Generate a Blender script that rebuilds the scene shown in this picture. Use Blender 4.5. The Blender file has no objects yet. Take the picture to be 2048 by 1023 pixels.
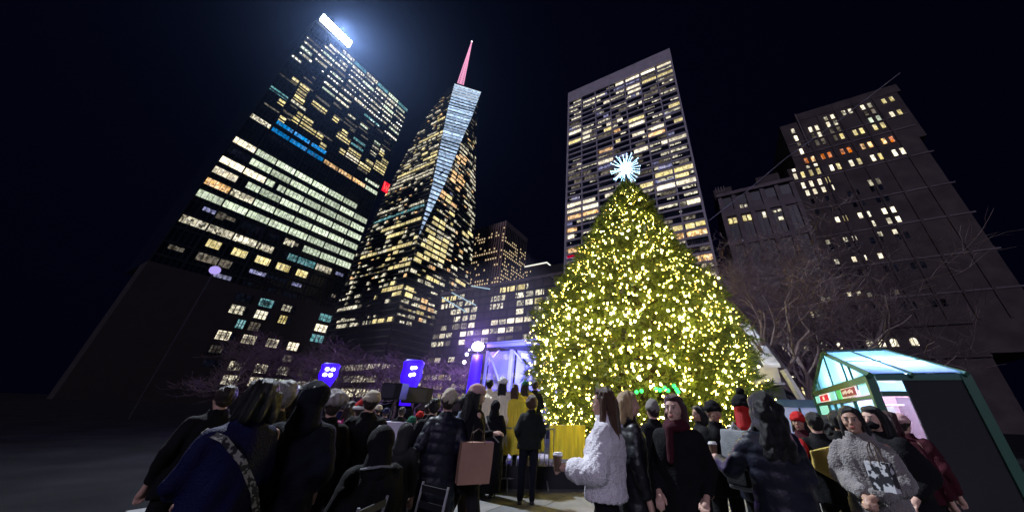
import bpy, bmesh, math, random
import numpy as np
from mathutils import Vector, Matrix
R = math.radians
random.seed(11); rng = np.random.default_rng(5)
scn = bpy.context.scene; col = scn.collection
# ---------------------------------------------------------------- camera
CAMZ = 1.49; FPX = 617.1135; CX = 1116.5; CY = 511.5
_pi, _ro, _ya = .464697958, .0349262418, .488444326
def _axes():
    cp, sp, cr, sr, cY, sY = math.cos(_pi), math.sin(_pi), math.cos(_ro), math.sin(_ro), math.cos(_ya), math.sin(_ya)
    F = Vector((-sY*cp, cY*cp, sp)); Rt = Vector((cY, sY, 0)); U = Rt.cross(F)
    return cr*Rt + sr*U, -sr*Rt + cr*U, F
CR, CU, CF = _axes()
cam = bpy.data.objects.new('camera', bpy.data.cameras.new('camera')); col.objects.link(cam)
cam.matrix_world = Matrix(((CR.x, CU.x, -CF.x, 0), (CR.y, CU.y, -CF.y, 0), (CR.z, CU.z, -CF.z, CAMZ), (0, 0, 0, 1)))
cam.data.sensor_width = 36; cam.data.lens = FPX/2048*36; cam.data.shift_x = -(CX-1024)/2048
cam.data.clip_start = .05; cam.data.clip_end = 3000
scn.camera = cam
# ---------------------------------------------------------------- world: clear night sky over the city
w = bpy.data.worlds.new('World'); scn.world = w; w.use_nodes = True
wn = w.node_tree; wn.nodes.clear()
wo = wn.nodes.new('ShaderNodeOutputWorld'); bg = wn.nodes.new('ShaderNodeBackground')
sky = wn.nodes.new('ShaderNodeTexSky'); sky.sky_type = 'NISHITA'; sky.sun_disc = False
sky.sun_elevation = R(-6.0); sky.sun_rotation = R(160); sky.air_density = 1.0; sky.dust_density = .3; sky.ozone_density = 4
mx = wn.nodes.new('ShaderNodeMixRGB'); mx.inputs[0].default_value = .85; mx.inputs[2].default_value = (.010, .012, .085, 1)
wn.links.new(sky.outputs[0], mx.inputs[1]); wn.links.new(mx.outputs[0], bg.inputs[0]); bg.inputs[1].default_value = .05
wn.links.new(bg.outputs[0], wo.inputs[0])
# ---------------------------------------------------------------- light: dim city glow as the sun lamp, floodlight on the left tower
def lamp(name, kind, loc, energy, color, aim=None, **k):
    l = bpy.data.lights.new(name, kind); l.energy = energy; l.color = color
    for a, b in k.items(): setattr(l, a, b)
    o = bpy.data.objects.new(name, l); col.objects.link(o); o.location = loc
    if aim is not None: o.rotation_euler = (Vector(aim)-Vector(loc)).to_track_quat('-Z', 'Y').to_euler()
    return o
lamp('city_glow_sun', 'SUN', (30, -80, 60), .78, (.78, .71, 1.0), aim=(0, 0, 16), angle=R(12))
FLOOD = (-168.9, 28.6, 198.2)
lamp('floodlight_beam', 'SPOT', FLOOD, 6.6e6, (.80, .88, 1.0), aim=(.5, 12.5, 0), spot_size=R(9.4), spot_blend=.95, shadow_soft_size=4)
STAGE = (-17.6, 19.9, 6.2)
lamp('stage_lamp_glow', 'POINT', (STAGE[0]+.2, STAGE[1]-.9, STAGE[2]), 2000, (.42, .22, 1.0), shadow_soft_size=.3)
vs = scn.view_settings; vs.view_transform = 'Standard'; vs.look = 'None'; vs.exposure = 0; vs.gamma = 1
try: vs.use_curve_mapping = False
except Exception: pass
scn.cycles.use_denoising = True; scn.cycles.max_bounces = 5; scn.cycles.diffuse_bounces = 3; scn.cycles.transparent_max_bounces = 12
scn.cycles.sample_clamp_indirect = 4; scn.cycles.caustics_reflective = False; scn.cycles.caustics_refractive = False
# ---------------------------------------------------------------- geometry of the place seen from the lens
def ray(x, y): return (CF + CR*((x-CX)/FPX) - CU*((y-CY)/FPX)).normalized()
def at(x, y, D):
    d = ray(x, y); t = D/math.hypot(d.x, d.y); return Vector((d.x*t, d.y*t, CAMZ+d.z*t))
def azim(x, y):
    d = ray(x, y); return math.atan2(d.x, d.y)
# ---------------------------------------------------------------- materials
MATS = {}
def mat(name, color=(.5, .5, .5), rough=.7, metal=0, noise=0, nscale=8, bump=0, bscale=30, stretch=(1, 1, 1), emit=None, estr=0, spec=.5, sheen=0, alpha=1, trans=0, sample=True, coat=0):
    if name in MATS: return MATS[name]
    m = bpy.data.materials.new(name); m.use_nodes = True; nt = m.node_tree; N = nt.nodes; L = nt.links
    b = N['Principled BSDF']; b.inputs['Base Color'].default_value = (*color, 1); b.inputs['Roughness'].default_value = rough
    b.inputs['Metallic'].default_value = metal; b.inputs['Specular IOR Level'].default_value = spec
    b.inputs['Sheen Weight'].default_value = sheen; b.inputs['Alpha'].default_value = alpha; b.inputs['Transmission Weight'].default_value = trans
    b.inputs['Coat Weight'].default_value = coat
    if noise or bump:
        tc = N.new('ShaderNodeTexCoord'); mp = N.new('ShaderNodeMapping'); mp.inputs['Scale'].default_value = stretch
        L.new(tc.outputs['Object'], mp.inputs[0])
    if noise:
        t = N.new('ShaderNodeTexNoise'); t.inputs['Scale'].default_value = nscale; t.inputs['Detail'].default_value = 5
        L.new(mp.outputs[0], t.inputs['Vector'])
        r = N.new('ShaderNodeMapRange'); r.inputs[1].default_value = .3; r.inputs[2].default_value = .7; r.inputs[3].default_value = 1-noise; r.inputs[4].default_value = 1+noise
        L.new(t.outputs[0], r.inputs[0])
        v = N.new('ShaderNodeVectorMath'); v.operation = 'SCALE'; v.inputs[0].default_value = color; L.new(r.outputs[0], v.inputs['Scale'])
        L.new(v.outputs[0], b.inputs['Base Color'])
    if bump:
        t2 = N.new('ShaderNodeTexNoise'); t2.inputs['Scale'].default_value = bscale; t2.inputs['Detail'].default_value = 4
        L.new(mp.outputs[0], t2.inputs['Vector'])
        bp = N.new('ShaderNodeBump'); bp.inputs['Strength'].default_value = bump; bp.inputs['Distance'].default_value = .02
        L.new(t2.outputs[0], bp.inputs['Height']); L.new(bp.outputs[0], b.inputs['Normal'])
    if emit:
        b.inputs['Emission Color'].default_value = (*emit, 1); b.inputs['Emission Strength'].default_value = estr
    if not sample: m.cycles.emission_sampling = 'NONE'
    MATS[name] = m; return m
def s2l(*c): return tuple((x/255/12.92 if x/255 <= .04045 else ((x/255+.055)/1.055)**2.4) for x in c)
def winmat(name, rgb, k=1.0, lo=.25, hi=1.5, sc=(1.3, 1.3, .9), warmvar=.15):
    """lit room behind glass: blotches of ceiling panels, blinds and furniture"""
    m = bpy.data.materials.new(name); m.use_nodes = True; nt = m.node_tree; N = nt.nodes; L = nt.links; N.clear()
    o = N.new('ShaderNodeOutputMaterial'); e = N.new('ShaderNodeEmission'); tc = N.new('ShaderNodeTexCoord'); mp = N.new('ShaderNodeMapping')
    mp.inputs['Scale'].default_value = sc; L.new(tc.outputs['Object'], mp.inputs[0])
    oi = N.new('ShaderNodeObjectInfo'); ad = N.new('ShaderNodeVectorMath'); ad.operation = 'ADD'
    mu = N.new('ShaderNodeMath'); mu.operation = 'MULTIPLY'; mu.inputs[1].default_value = 57; L.new(oi.outputs['Random'], mu.inputs[0])
    L.new(mp.outputs[0], ad.inputs[0]); L.new(mu.outputs[0], ad.inputs[1])
    vt = N.new('ShaderNodeTexVoronoi'); vt.distance = 'CHEBYCHEV'; vt.inputs['Scale'].default_value = 1; L.new(ad.outputs[0], vt.inputs['Vector'])
    nz = N.new('ShaderNodeTexNoise'); nz.inputs['Scale'].default_value = 1.7; nz.inputs['Detail'].default_value = 3; L.new(ad.outputs[0], nz.inputs['Vector'])
    sx = N.new('ShaderNodeSeparateColor'); L.new(vt.outputs['Color'], sx.inputs[0])
    mm = N.new('ShaderNodeMath'); mm.operation = 'MULTIPLY'; L.new(sx.outputs[0], mm.inputs[0]); L.new(nz.outputs[0], mm.inputs[1])
    r = N.new('ShaderNodeMapRange'); r.inputs[1].default_value = .04; r.inputs[2].default_value = .45; r.inputs[3].default_value = lo*k; r.inputs[4].default_value = hi*k
    L.new(mm.outputs[0], r.inputs[0])
    r2 = N.new('ShaderNodeMapRange'); r2.inputs[3].default_value = .55; r2.inputs[4].default_value = 1.25; L.new(oi.outputs['Random'], r2.inputs[0])
    m2 = N.new('ShaderNodeMath'); m2.operation = 'MULTIPLY'; L.new(r.outputs[0], m2.inputs[0]); L.new(r2.outputs[0], m2.inputs[1])
    hs = N.new('ShaderNodeHueSaturation'); hs.inputs['Color'].default_value = (*s2l(*rgb), 1)
    r3 = N.new('ShaderNodeMapRange'); r3.inputs[3].default_value = 1-warmvar; r3.inputs[4].default_value = 1+warmvar*2; L.new(sx.outputs[1], r3.inputs[0]); L.new(r3.outputs[0], hs.inputs['Saturation'])
    L.new(hs.outputs[0], e.inputs[0]); L.new(m2.outputs[0], e.inputs[1]); L.new(e.outputs[0], o.inputs[0])
    m.cycles.emission_sampling = 'NONE'; MATS[name] = m; return m
WIN = {'b': winmat('window_bright', (255, 243, 215), 1.5, .5, 1.35), 'y': winmat('window_yellow', (248, 230, 170), 1.15, .5, 1.3), 'w': winmat('window_plain', (228, 220, 195), 1.1, .12),
       'd': winmat('window_dim', (130, 122, 110), .6), 'o': winmat('window_orange', (250, 205, 155), 1.25, .3), 't': winmat('window_teal', (125, 180, 185), .8), 'v': winmat('window_violet', (165, 165, 205), .7),
       'r': winmat('window_red', (215, 20, 60), .8), 'c': winmat('window_blue', (10, 135, 215), 1.1, .4), 'g': winmat('window_green_white', (214, 226, 200), 1.15, .6, 1.3), 'f': winmat('window_cool', (195, 220, 252), 1.15, .45, 1.3, (.6, .6, .9)),
       'q': winmat('window_rosy', (240, 150, 105), .9, .4), 'k': winmat('window_dark', (20, 22, 34), .5)}
EM = lambda name, rgb, k, sample=True: mat(name, (0, 0, 0), emit=rgb, estr=k, sample=sample)
# ---------------------------------------------------------------- mesh helpers
class MB:
    def __init__(s): s.v = []; s.f = []
    def quad(s, a, b, c, d):
        n = len(s.v); s.v += [tuple(a), tuple(b), tuple(c), tuple(d)]; s.f.append((n, n+1, n+2, n+3)); return s
    def poly(s, pts):
        n = len(s.v); s.v += [tuple(p) for p in pts]; s.f.append(tuple(range(n, n+len(pts)))); return s
    def box(s, x0, x1, y0, y1, z0, z1):
        n = len(s.v); s.v += [(x, y, z) for z in (z0, z1) for y in (y0, y1) for x in (x0, x1)]
        s.f += [tuple(n+i for i in q) for q in ((0, 2, 3, 1), (4, 5, 7, 6), (0, 1, 5, 4), (2, 6, 7, 3), (0, 4, 6, 2), (1, 3, 7, 5))]; return s
    def prism(s, pts, off):
        """solid: polygon pts extruded by vector off"""
        n = len(s.v); k = len(pts); off = Vector(off)
        s.v += [tuple(p) for p in pts] + [tuple(Vector(p)+off) for p in pts]
        s.f += [tuple(range(n, n+k))[::-1], tuple(range(n+k, n+2*k))] + [(n+i, n+(i+1) % k, n+k+(i+1) % k, n+k+i) for i in range(k)]; return s
    def tube(s, pts, rad, n=6, cap=True):
        pts = [Vector(p) for p in pts]; rad = rad if isinstance(rad, (list, tuple)) else [rad]*len(pts); b0 = len(s.v)
        for i, p in enumerate(pts):
            t = (pts[min(i+1, len(pts)-1)]-pts[max(i-1, 0)]).normalized()
            a = t.cross(Vector((0, 0, 1)) if abs(t.z) < .9 else Vector((1, 0, 0))).normalized(); b = t.cross(a)
            for j in range(n):
                q = 2*math.pi*j/n; s.v.append(tuple(p+(a*math.cos(q)+b*math.sin(q))*rad[i]))
        for i in range(len(pts)-1):
            for j in range(n):
                k = (j+1) % n; s.f.append((b0+i*n+j, b0+i*n+k, b0+(i+1)*n+k, b0+(i+1)*n+j))
        if cap: s.f += [tuple(b0+j for j in range(n))[::-1], tuple(b0+(len(pts)-1)*n+j for j in range(n))]
        return s
    def ring(s, sections, close=True):
        """loft closed sections (lists of points of equal length)"""
        b0 = len(s.v); n = len(sections[0])
        for c in sections: s.v += [tuple(p) for p in c]
        for i in range(len(sections)-1):
            for j in range(n):
                k = (j+1) % n; s.f.append((b0+i*n+j, b0+i*n+k, b0+(i+1)*n+k, b0+(i+1)*n+j))
        if close: s.f += [tuple(b0+j for j in range(n))[::-1], tuple(b0+(len(sections)-1)*n+j for j in range(n))]
        return s
    def ell(s, c, r, rot=None, n=12, m=8):
        c = Vector(c); r = Vector(r) if not isinstance(r, (int, float)) else Vector((r, r, r)); b0 = len(s.v)
        def P(v):
            v = Vector((v[0]*r.x, v[1]*r.y, v[2]*r.z))
            if rot is not None: v = rot @ v
            return tuple(c+v)
        s.v.append(P((0, 0, 1)))
        for i in range(1, m):
            a = math.pi*i/m
            for j in range(n):
                q = 2*math.pi*j/n; s.v.append(P((math.sin(a)*math.cos(q), math.sin(a)*math.sin(q), math.cos(a))))
        s.v.append(P((0, 0, -1))); e = len(s.v)-1
        for j in range(n): s.f.append((b0, b0+1+j, b0+1+(j+1) % n))
        for i in range(m-2):
            for j in range(n):
                k = (j+1) % n; a = b0+1+i*n; s.f.append((a+j, a+n+j, a+n+k, a+k))
        for j in range(n): s.f.append((e, b0+1+(m-2)*n+(j+1) % n, b0+1+(m-2)*n+j))
        return s
    def cap(s, a, b, ra, rb, n=12):
        """tapered capsule"""
        a = Vector(a); b = Vector(b); t = b-a; L = t.length; t = t/L if L > 1e-6 else Vector((0, 0, 1))
        u = t.cross(Vector((0, 0, 1)) if abs(t.z) < .9 else Vector((1, 0, 0))).normalized(); v = t.cross(u); secs = []
        for c, r, lo, hi in ((a, ra, -85, 0), (b, rb, 0, 85)):
            for k in range(4):
                q = R(lo+(hi-lo)*k/3); cc = c+t*(math.sin(q)*r); rr = math.cos(q)*r
                secs.append([cc+(u*math.cos(2*math.pi*j/n)+v*math.sin(2*math.pi*j/n))*rr for j in range(n)])
        return s.ring(secs)
    def mesh(s, name):
        me = bpy.data.meshes.new(name); me.from_pydata(s.v, [], s.f); me.update(); return me
    def build(s, name, m, parent=None, smooth=False, loc=None):
        return obj(name, s.mesh(name), m, parent, smooth, loc)
def obj(name, me, m, parent=None, smooth=False, loc=None):
    o = bpy.data.objects.new(name, me); col.objects.link(o)
    if m is not None and not me.materials: me.materials.append(MATS[m] if isinstance(m, str) else m)
    if parent is not None: o.parent = parent
    if loc is not None: o.location = loc
    if smooth and len(me.polygons): me.polygons.foreach_set('use_smooth', [True]*len(me.polygons))
    return o
def tag(o, label=None, cat=None, group=None, kind=None):
    if label: o['label'] = label
    if cat: o['category'] = cat
    if group: o['group'] = group
    if kind: o['kind'] = kind
    return o
def thing(name, label, cat, loc=(0, 0, 0), rz=0, group=None):
    o = bpy.data.objects.new(name, None); o.empty_display_size = .2; col.objects.link(o); o.location = loc; o.rotation_euler = (0, 0, rz)
    return tag(o, label, cat, group)
def lerp(t, xs, ys): return float(np.interp(t, xs, ys))
SP_G = '-14:-1.6 3.3b;-13:-1.8 3.7w;-12:-2.4 3.1o;-10:-60.1 -52.3d;-9:-59.7 -52.5r,-4.8 3.4o,-9.7 -5.9o;-8:-59.2 -52.3o,-51.3 -48.2o,-4.8 -1y,-0.5 3.5y,-9.8 -5.8y;-6:-59.8 -56.1b;-5:-2.3 3.3y,-5.4 -2.6d,-59.8 -54.6o,-2.3 3.4b,-4.8 -2.9w,-14.3 -12w,-11.1 -8.7w,-8.1 -6.1w;-4:-3.1 2.6w,-54.9 -52.3w,-51 -42.9w;-3:-2.9 2.5w,-12.9 -5.8d,-60 -52.3o,-51 -43o;-2:-50.9 -43b,-4.9 3.4b,-21.6 -15.1w,-14 -5.8b,-60.1 -52.5b,-50.9 -43.3b;-1:-39.3 -34.2b,-60.2 -52.2b,-50.9 -44.4b,-4.9 0.7y,0.9 3.3w,-12.8 -5.9w,-21.5 -15.2y,-60.2 -56.3b,-56.3 -52.3w,-50.9 -44.9b;0:-39.1 -34.6w,-5 3.5y,-13.8 -5.9y;1:-2.2 1.8d,-13.8 -11.6w;2:-11.3 -5.7d,-4.7 -2.5w;3:-40.9 -34d,-56.1 -52d,-50.5 -42.4d,-4.9 2.2w,-9.8 -5.8w;4:-59.9 -52.6d,-50.8 -47d;5:-41.9 -33.8b,-60 -56.5d,-8.4 -5.8b,-4.9 3.4b,-22.4 -15.3b,-14.1 -12.8w;6:-32.8 -29.6d,-54.5 -52.2w,-37.6 -33.6d;7:-41.3 -33.6o,-14.2 -6.1o,-17.5 -15.2w;8:-31.6 -29.1y,-1 2.9y,-12.7 -6.1b,-22.2 -16.1b;9:-11.9 -7.3d,-4.7 -2.3w;10:-41.7 -33.4d,-32.4 -28.7o,-4.7 3.1w,-23.5 -15.2b,-11.1 -5.9w;11:-60.2 -52y,-50.9 -46.6b,-46.6 -42.3d,-37.7 -33.5y,-32.7 -29.8w,-2.2 3.4y,-23.4 -15.2y,-26.9 -24.1w;12:-50.9 -45.5b,-36.5 -33.3b,-30 -26.9b;13:-60.1 -52b,-50.8 -47.3w,-41.4 -33.9w;14:-58 -52.2w,-4.7 3w,-22.4 -19.6w,-17.2 -15.4b;15:-60.1 -52.9d,-40.4 -37.5w,-13.7 -6d;16:-58.5 -52.2w,-23.3 -20.9w,-17.9 -16.3b,-3.7 -2.4w,0.6 2.7w,-9.6 -6.5d;17:-57 -52.2w,-37.2 -33.5b,-32.5 -27.1w,-22.5 -15.1b,-30 -25w,-4.2 -2w;18:-50.8 -42.8w,-60.3 -54.6w,-41.6 -39.1w,-23 -15.2b,-14 -6y,-5.1 3y,-29.3 -24.5w;19:-50.7 -42.7w,-60.4 -52.1w,-41.9 -36.2w,-23.2 -15.3v,-13.6 -6.1d,-4.7 3.1w;20:-57.7 -52.1w,-29.4 -24.5b,-23.2 -15b,-14 -5.9b,-4.8 3.4b'
SP_S = '11:-229.6 -217.9w,-214.6 -206.2w,-201.1 -199w,-197.4 -196.4w,-193.9 -192.9w,-191.3 -187y,-186 -179.7y,-177.3 -172.5y,-170.8 -169w;12:-197.4 -196.2w,-191.8 -189.7w,-184.7 -184.1w,-180.1 -179.6w,-170.2 -165.1w,-231.1 -222.3w,-222 -210.8w;14:-184.6 -180.5w,-171.4 -168.8w,-235.7 -218.3w,-218.1 -212.7w;15:-229 -226.2w,-200.6 -200.1y,-197.2 -195.9y,-179.7 -169.3y;16:-229.7 -227.4w,-234.6 -230.7w,-220.5 -214.8w,-191.9 -168.9y;17:-196 -193.4w,-191.8 -187.3w,-185.2 -180.7y,-229.9 -227.5w,-208.6 -206.2w;18:-183.4 -181.3w,-196.2 -193.6w,-230.4 -227.7w,-212 -209w,-230.1 -227.8w,-211.6 -208.9w;19:-180.8 -175.4w,-174.3 -168.9w,-205.6 -201.8w,-197.7 -193.9w,-233.9 -224.5w;20:-187.1 -169.9y,-193.1 -187.7y,-229.8 -228.9w;21:-181.1 -175.4y,-174.8 -168.8w,-217.7 -213.5w;22:-199.8 -194.2y,-230.9 -229.1w,-225.9 -220.1w;23:-193.9 -188.3y,-187.2 -182.1w;24:-202.7 -176y,-175.8 -171.8w,-233 -225.6y,-224.8 -213.2y,-212.5 -201.5w;25:-191.8 -188.6y,-202.8 -198.2w,-175.8 -173y,-233.8 -230.3w;26:-181.5 -176.6w,-189.2 -185.6w,-181.6 -176.5w,-207.9 -202.8w,-232.6 -230.1w;27:-208.5 -189y,-188.4 -186.3w,-232.8 -230.3w;28:-211.1 -203.2w,-212.2 -203.1w,-233.2 -231.2w;29:-218.9 -174.5y;30:-226.3 -221.7w,-226.9 -222w,-233.6 -231.3w;31:-208.3 -204.2w,-200.1 -196.4w,-188.5 -184.6w,-219 -215.6w,-233.4 -226.5w,-232.8 -226.3w;32:-233.9 -175.4t;33:-193.1 -177.2w,-206.4 -200.1w;34:-233.7 -203.2w;35:-207.4 -199w;37:-194 -191.8w;39:-204.3 -202.2w,-198 -195.2w;40:-232 -212.5w,-198.6 -177.6w,-196.4 -177.6w;41:-228.2 -178.2w,-199 -178.7w;42:-224.5 -200.9w;43:-225.6 -179.9y;44:-203.9 -193.6w;45:-196.7 -190.2y,-190.8 -180.1y,-219.1 -211.9y,-230.1 -226.2w;46:-189.6 -180.9y,-221.4 -213.9w;47:-201.4 -193.8y,-219.3 -207w;48:-213.4 -204.5w,-194.2 -181.8w;49:-204.5 -200.5y;50:-210.8 -201.3w;51:-198.7 -195.6w,-194.1 -189.8w,-188.2 -181.6w,-205.9 -202.2w,-213.5 -208.1w,-225.8 -215.3w;52:-213.1 -206.1y,-206.8 -199.9y,-199.9 -194.2y,-194.2 -187.2y,-186.3 -181.7y;53:-203.5 -190.2w;56:-221.4 -210.5w;57:-196.3 -186y,-204.4 -196.3w;61:-218.3 -207.6w,-204.2 -196.6w'
SP_E = '11:120 123.4w,124.8 128.8w;12:124.9 129.9w;14:131.4 136.9o,137.9 143.7o,144 147.7w,118.6 123.1w,125 128.5w;15:118.7 124.6y,125.2 130.4w,131.4 137o,137.3 143.2w;16:117.9 124.5y;17:137.5 143.5w;18:125.1 129.8w,131 136.5w;19:118 123.2w,130.9 137.4y,137.6 143y,143 148.1w;20:137.5 143.5w;21:118.2 124.8y,130.9 137.2o;22:119.4 124.4y,119.5 124.5y,125.1 130.6y,137.7 142.9w;23:124.6 130.7y,124.9 131.2y,131.1 137.2y,137.4 143.3y;24:120.8 124.2y,124.6 130.9y,130.8 137.4y,137.5 143.9y,137.2 143.7y;25:124.4 130.4y,121.3 125.2w,130.8 136.9y,137.2 143.4y,143.1 149w;26:124.4 131y,130.8 137y,137.2 143.6y,144.3 149.1w;27:124.4 130.4y,121.3 124.4y,131.3 137.5w,137.4 143.9y,144.2 149.5w;28:121.7 129.8w,130.5 137.3w,137.4 144w;29:124.5 131.1y,130.8 137.3y,144.1 149.9w;30:124.5 130.7y,131.1 136.9y,136.8 144.8w,137.1 147.9w;33:137.2 143.8y;35:125.5 130.4o,126 130.5o,131.3 137.1y,137.1 144o,144.6 148.8w;36:126.6 130.5o,131.6 137.5y,125.7 130.1o,131.5 137.5y;37:134.2 136.9v;39:137.9 143.4o;40:131.1 137.1o;41:131.4 136.7o,137.3 144.3o;42:131.4 136.7o,137.6 145o;44:132 136.8w;46:131.6 136.6o,137.4 143.9o;47:134.2 143.6o;48:133.7 140.9w;49:133.4 142.9w;50:133.9 143.4w'
SP_N = '20:167.5 172.1w;21:157.9 171y;22:145.4 149.2w;23:145.6 158w;25:161.1 164.8w;26:156 161.4w,156.6 161.8w;27:156.2 161o,170.7 174.2w;28:161.1 166.4w,170.4 174w;29:166.7 174.8w;30:156.9 166.8w;31:155.5 165y,170.8 174.7w;32:162.1 170.1y;35:163.3 169w;36:157 171.1w;37:157.6 168.9w;38:150.2 162.6w;40:153.1 159w,152.7 159.4w,159.7 168.2w;41:149.8 163.7w;42:148.9 157.9w;43:157.8 164.8w;44:153.4 164.5w;45:150.7 162.3w;46:146.5 156.9w,155 160.3w;48:147.5 152.4w,154.6 158.5w;49:155.7 160.5w;50:147.3 151.5w;51:154.3 158w;52:143 145.5w'
SP_P = '9:-127 -123.2w,-121.3 -117.1w,-114.3 -111.8w;10:-127.1 -122.8w,-121.5 -117.3w,-116 -111.5w,-86.6 -82.4w,-76 -71.4w;11:-130.6 -123w,-121.3 -117w,-115.7 -111.2w,-69.8 -67.2w,-87.2 -82.6w,-81.5 -77.3w,-76.2 -71.7y,-70.1 -67.5w,-103.1 -99.6w,-98.8 -95w;12:-138.9 -134.2w,-132.9 -128.8w,-127.2 -122.9w,-121.6 -115.1w,-87.6 -82.8w,-81.8 -77.1w,-76 -71.4w,-103.4 -99w,-98.8 -94.3w;13:-139.3 -134.2y,-132.7 -128.6y,-127.1 -122.6w,-97.9 -94.4y,-93.5 -88.8y,-87.5 -82.6y,-81.6 -80.7w'
# ================================================================ SETTING: ground
mat('asphalt', (.022, .022, .025), .98, spec=0, noise=.25, nscale=.6, bump=.3, bscale=40)
mat('paver_a', (.135, .135, .14), .62, noise=.22, nscale=3, bump=.35, bscale=60)
mat('paver_b', (.105, .105, .112), .58, noise=.25, nscale=4, bump=.35, bscale=60)
mat('paver_c', (.165, .16, .16), .66, noise=.2, nscale=3, bump=.35, bscale=60)
mat('grout', (.05, .05, .05), .9)
g = MB().quad((-900, -200, 0), (900, -200, 0), (900, 1200, 0), (-900, 1200, 0)).build('ground', 'asphalt'); tag(g, kind='structure')
pv = MB().prism([(-8.5, 3.2, -.05), (-3, 1.2, -.05), (5, 1.2, -.05), (5, 12.2, -.05), (-8.5, 12.2, -.05)], (0, 0, .062)).build('pavement', 'grout'); tag(pv, kind='structure')
pm = []
for k in range(3):
    b = bmesh.new(); bmesh.ops.create_cube(b, size=1); bmesh.ops.scale(b, vec=(1.185, .885, .03), verts=b.verts)
    bmesh.ops.bevel(b, geom=[e for e in b.edges], offset=.006, segments=1, affect='EDGES'); me = bpy.data.meshes.new('paver'); b.to_mesh(me); b.free(); me.materials.append(MATS['paver_'+'abc'[k]]); pm.append(me)
iy = 0; y = 1.7
while y < 12:
    x = -10.4+(iy % 2)*.6
    while x < 4.6:
        if y < -x/3.3: x += 1.2; continue
        o = obj('paving_slab', pm[random.randrange(3)], None, pv, loc=(x, y, .0135+random.uniform(-.0025, .0025))); o.rotation_euler = (random.uniform(-.002, .002), random.uniform(-.002, .002), 0)
        x += 1.2
    y += .9; iy += 1
# ================================================================ BUILDINGS
mat('night_glass', (.006, .010, .022), .18, spec=.6)
mat('night_glass_green', (.010, .018, .020), .2, spec=.6)
mat('dark_mullion', (.012, .016, .028), .4, metal=.3)
mat('brown_stone', (.020, .014, .016), .8, noise=.3, nscale=.3)
mat('travertine', (.40, .37, .42), .75, noise=.12, nscale=.35, bump=.2, bscale=4)
mat('limestone', (.145, .118, .128), .85, noise=.3, nscale=.25, bump=.3, bscale=3)
mat('limestone_brown', (.062, .046, .046), .85, noise=.35, nscale=.25, bump=.3, bscale=3)
mat('spandrel_dark', (.075, .075, .060), .6, noise=.3, nscale=.2)
mat('roof_dark', (.02, .02, .025), .9)
def parse(s):
    for row in s.split(';'):
        k, r = row.split(':')
        for it in r.split(','):
            a, b = it.split(' '); yield int(k), float(a), float(b[:-1]), b[-1]
def face_x(mb, x, y0, y1, z0, z1, d=.25): mb.box(x-d, x, y0, y1, z0, z1)
# ---- tall glass tower on the left (its park face is the plane x = -171)
LT = thing('glass_tower', 'tall dark glass tower at the left with greenish lit rows and a rooftop floodlight', 'building', (-171, 52, 0))
def LP(mb, name, m, kind=None):
    o = mb.build(name, m, LT); o.matrix_parent_inverse = Matrix.Translation((171, -52, 0)); return tag(o, kind=kind)
YB = [20.5+7.85*i for i in range(9)]
LP(MB().box(-200, -171.6, 20.6, 83.2, 43.5, 193.2), 'glass_wall', 'night_glass'); LP(MB().box(-180, -171.1, 20.4, 83.4, 0, 43.5), 'base_wall', 'brown_stone')
LP(MB().box(-200, -171, 20.5, 83.3, 193.2, 194.4), 'parapet', 'dark_mullion')
for y in YB: LP(MB().box(-171.6, -171.05, y-.22, y+.22, 43.6, 193.1), 'mullion', 'dark_mullion')
floors = [192.6-4.05*i for i in range(19)]+[109.3, 103.7, 98.1, 92.5, 87.0, 81.0, 75.1, 69.5, 63.3, 57.5, 51.6, 46.2]
for z in floors: LP(MB().box(-171.55, -171.2, 20.6, 83.2, z-.02, z+.75), 'spandrel', 'dark_mullion')
fin = MB()
for y in YB[:-1]:
    for j in range(1, 5): fin.box(-171.5, -171.25, y+1.57*j-.06, y+1.57*j+.06, 43.6, 193)
LP(fin, 'window_bars', 'dark_mullion', 'stuff')
def lwin(zt, h, y0, y1, t, x=-171.52): 
    y0 = max(y0, 20.7); y1 = min(y1, 83.1)
    for i in range(8):
        a = max(y0, YB[i]+.25); b = min(y1, YB[i+1]-.25)
        if b-a > .7: LP(MB().quad((x, a, zt-h), (x, b, zt-h), (x, b, zt), (x, a, zt)), 'window', WIN[t])
star = MB()
def dots(zt, y0, y1, p):
    y = y0
    while y < y1:
        if random.random() < p:
            r = random.uniform(.22, .5); star.box(-171.25, -171.1, y-r, y+r, zt-1.3-r, zt-1.3+r*.6)
        y += 1.57
for k, (a, b) in enumerate([(37, 83.2), (29, 83.2), (29, 83.2), (21, 83.2), (21.5, 83.2), (21.5, 83.2), (22, 83.2)]):
    for i in range(8):
        y0, y1 = max(a, YB[i]), min(b, YB[i+1])
        if y1-y0 < 1: continue
        zt = floors[k]
        if k == 0: lwin(zt, 2.6, y0, y1, 'tgwtwtgt'[i]); 
        elif random.random() < .95:
            lwin(zt, random.choice((1.3, 1.7, 2.2)), y0+random.choice((0, 0, 1.57)), y1-random.choice((0, 0, 1.57)), random.choice('wwdgw'))
        if k: dots(zt, y0+.8, y1, .42 if 2 <= k else .2)
for a, b in ((21, 25), (37, 44), (44, 52), (60, 70.5), (74.6, 83.4)): lwin(162.9, 1.6, a, b, 't' if a > 50 and a < 61 else 'w'); dots(162.9, a, b, .6)
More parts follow.
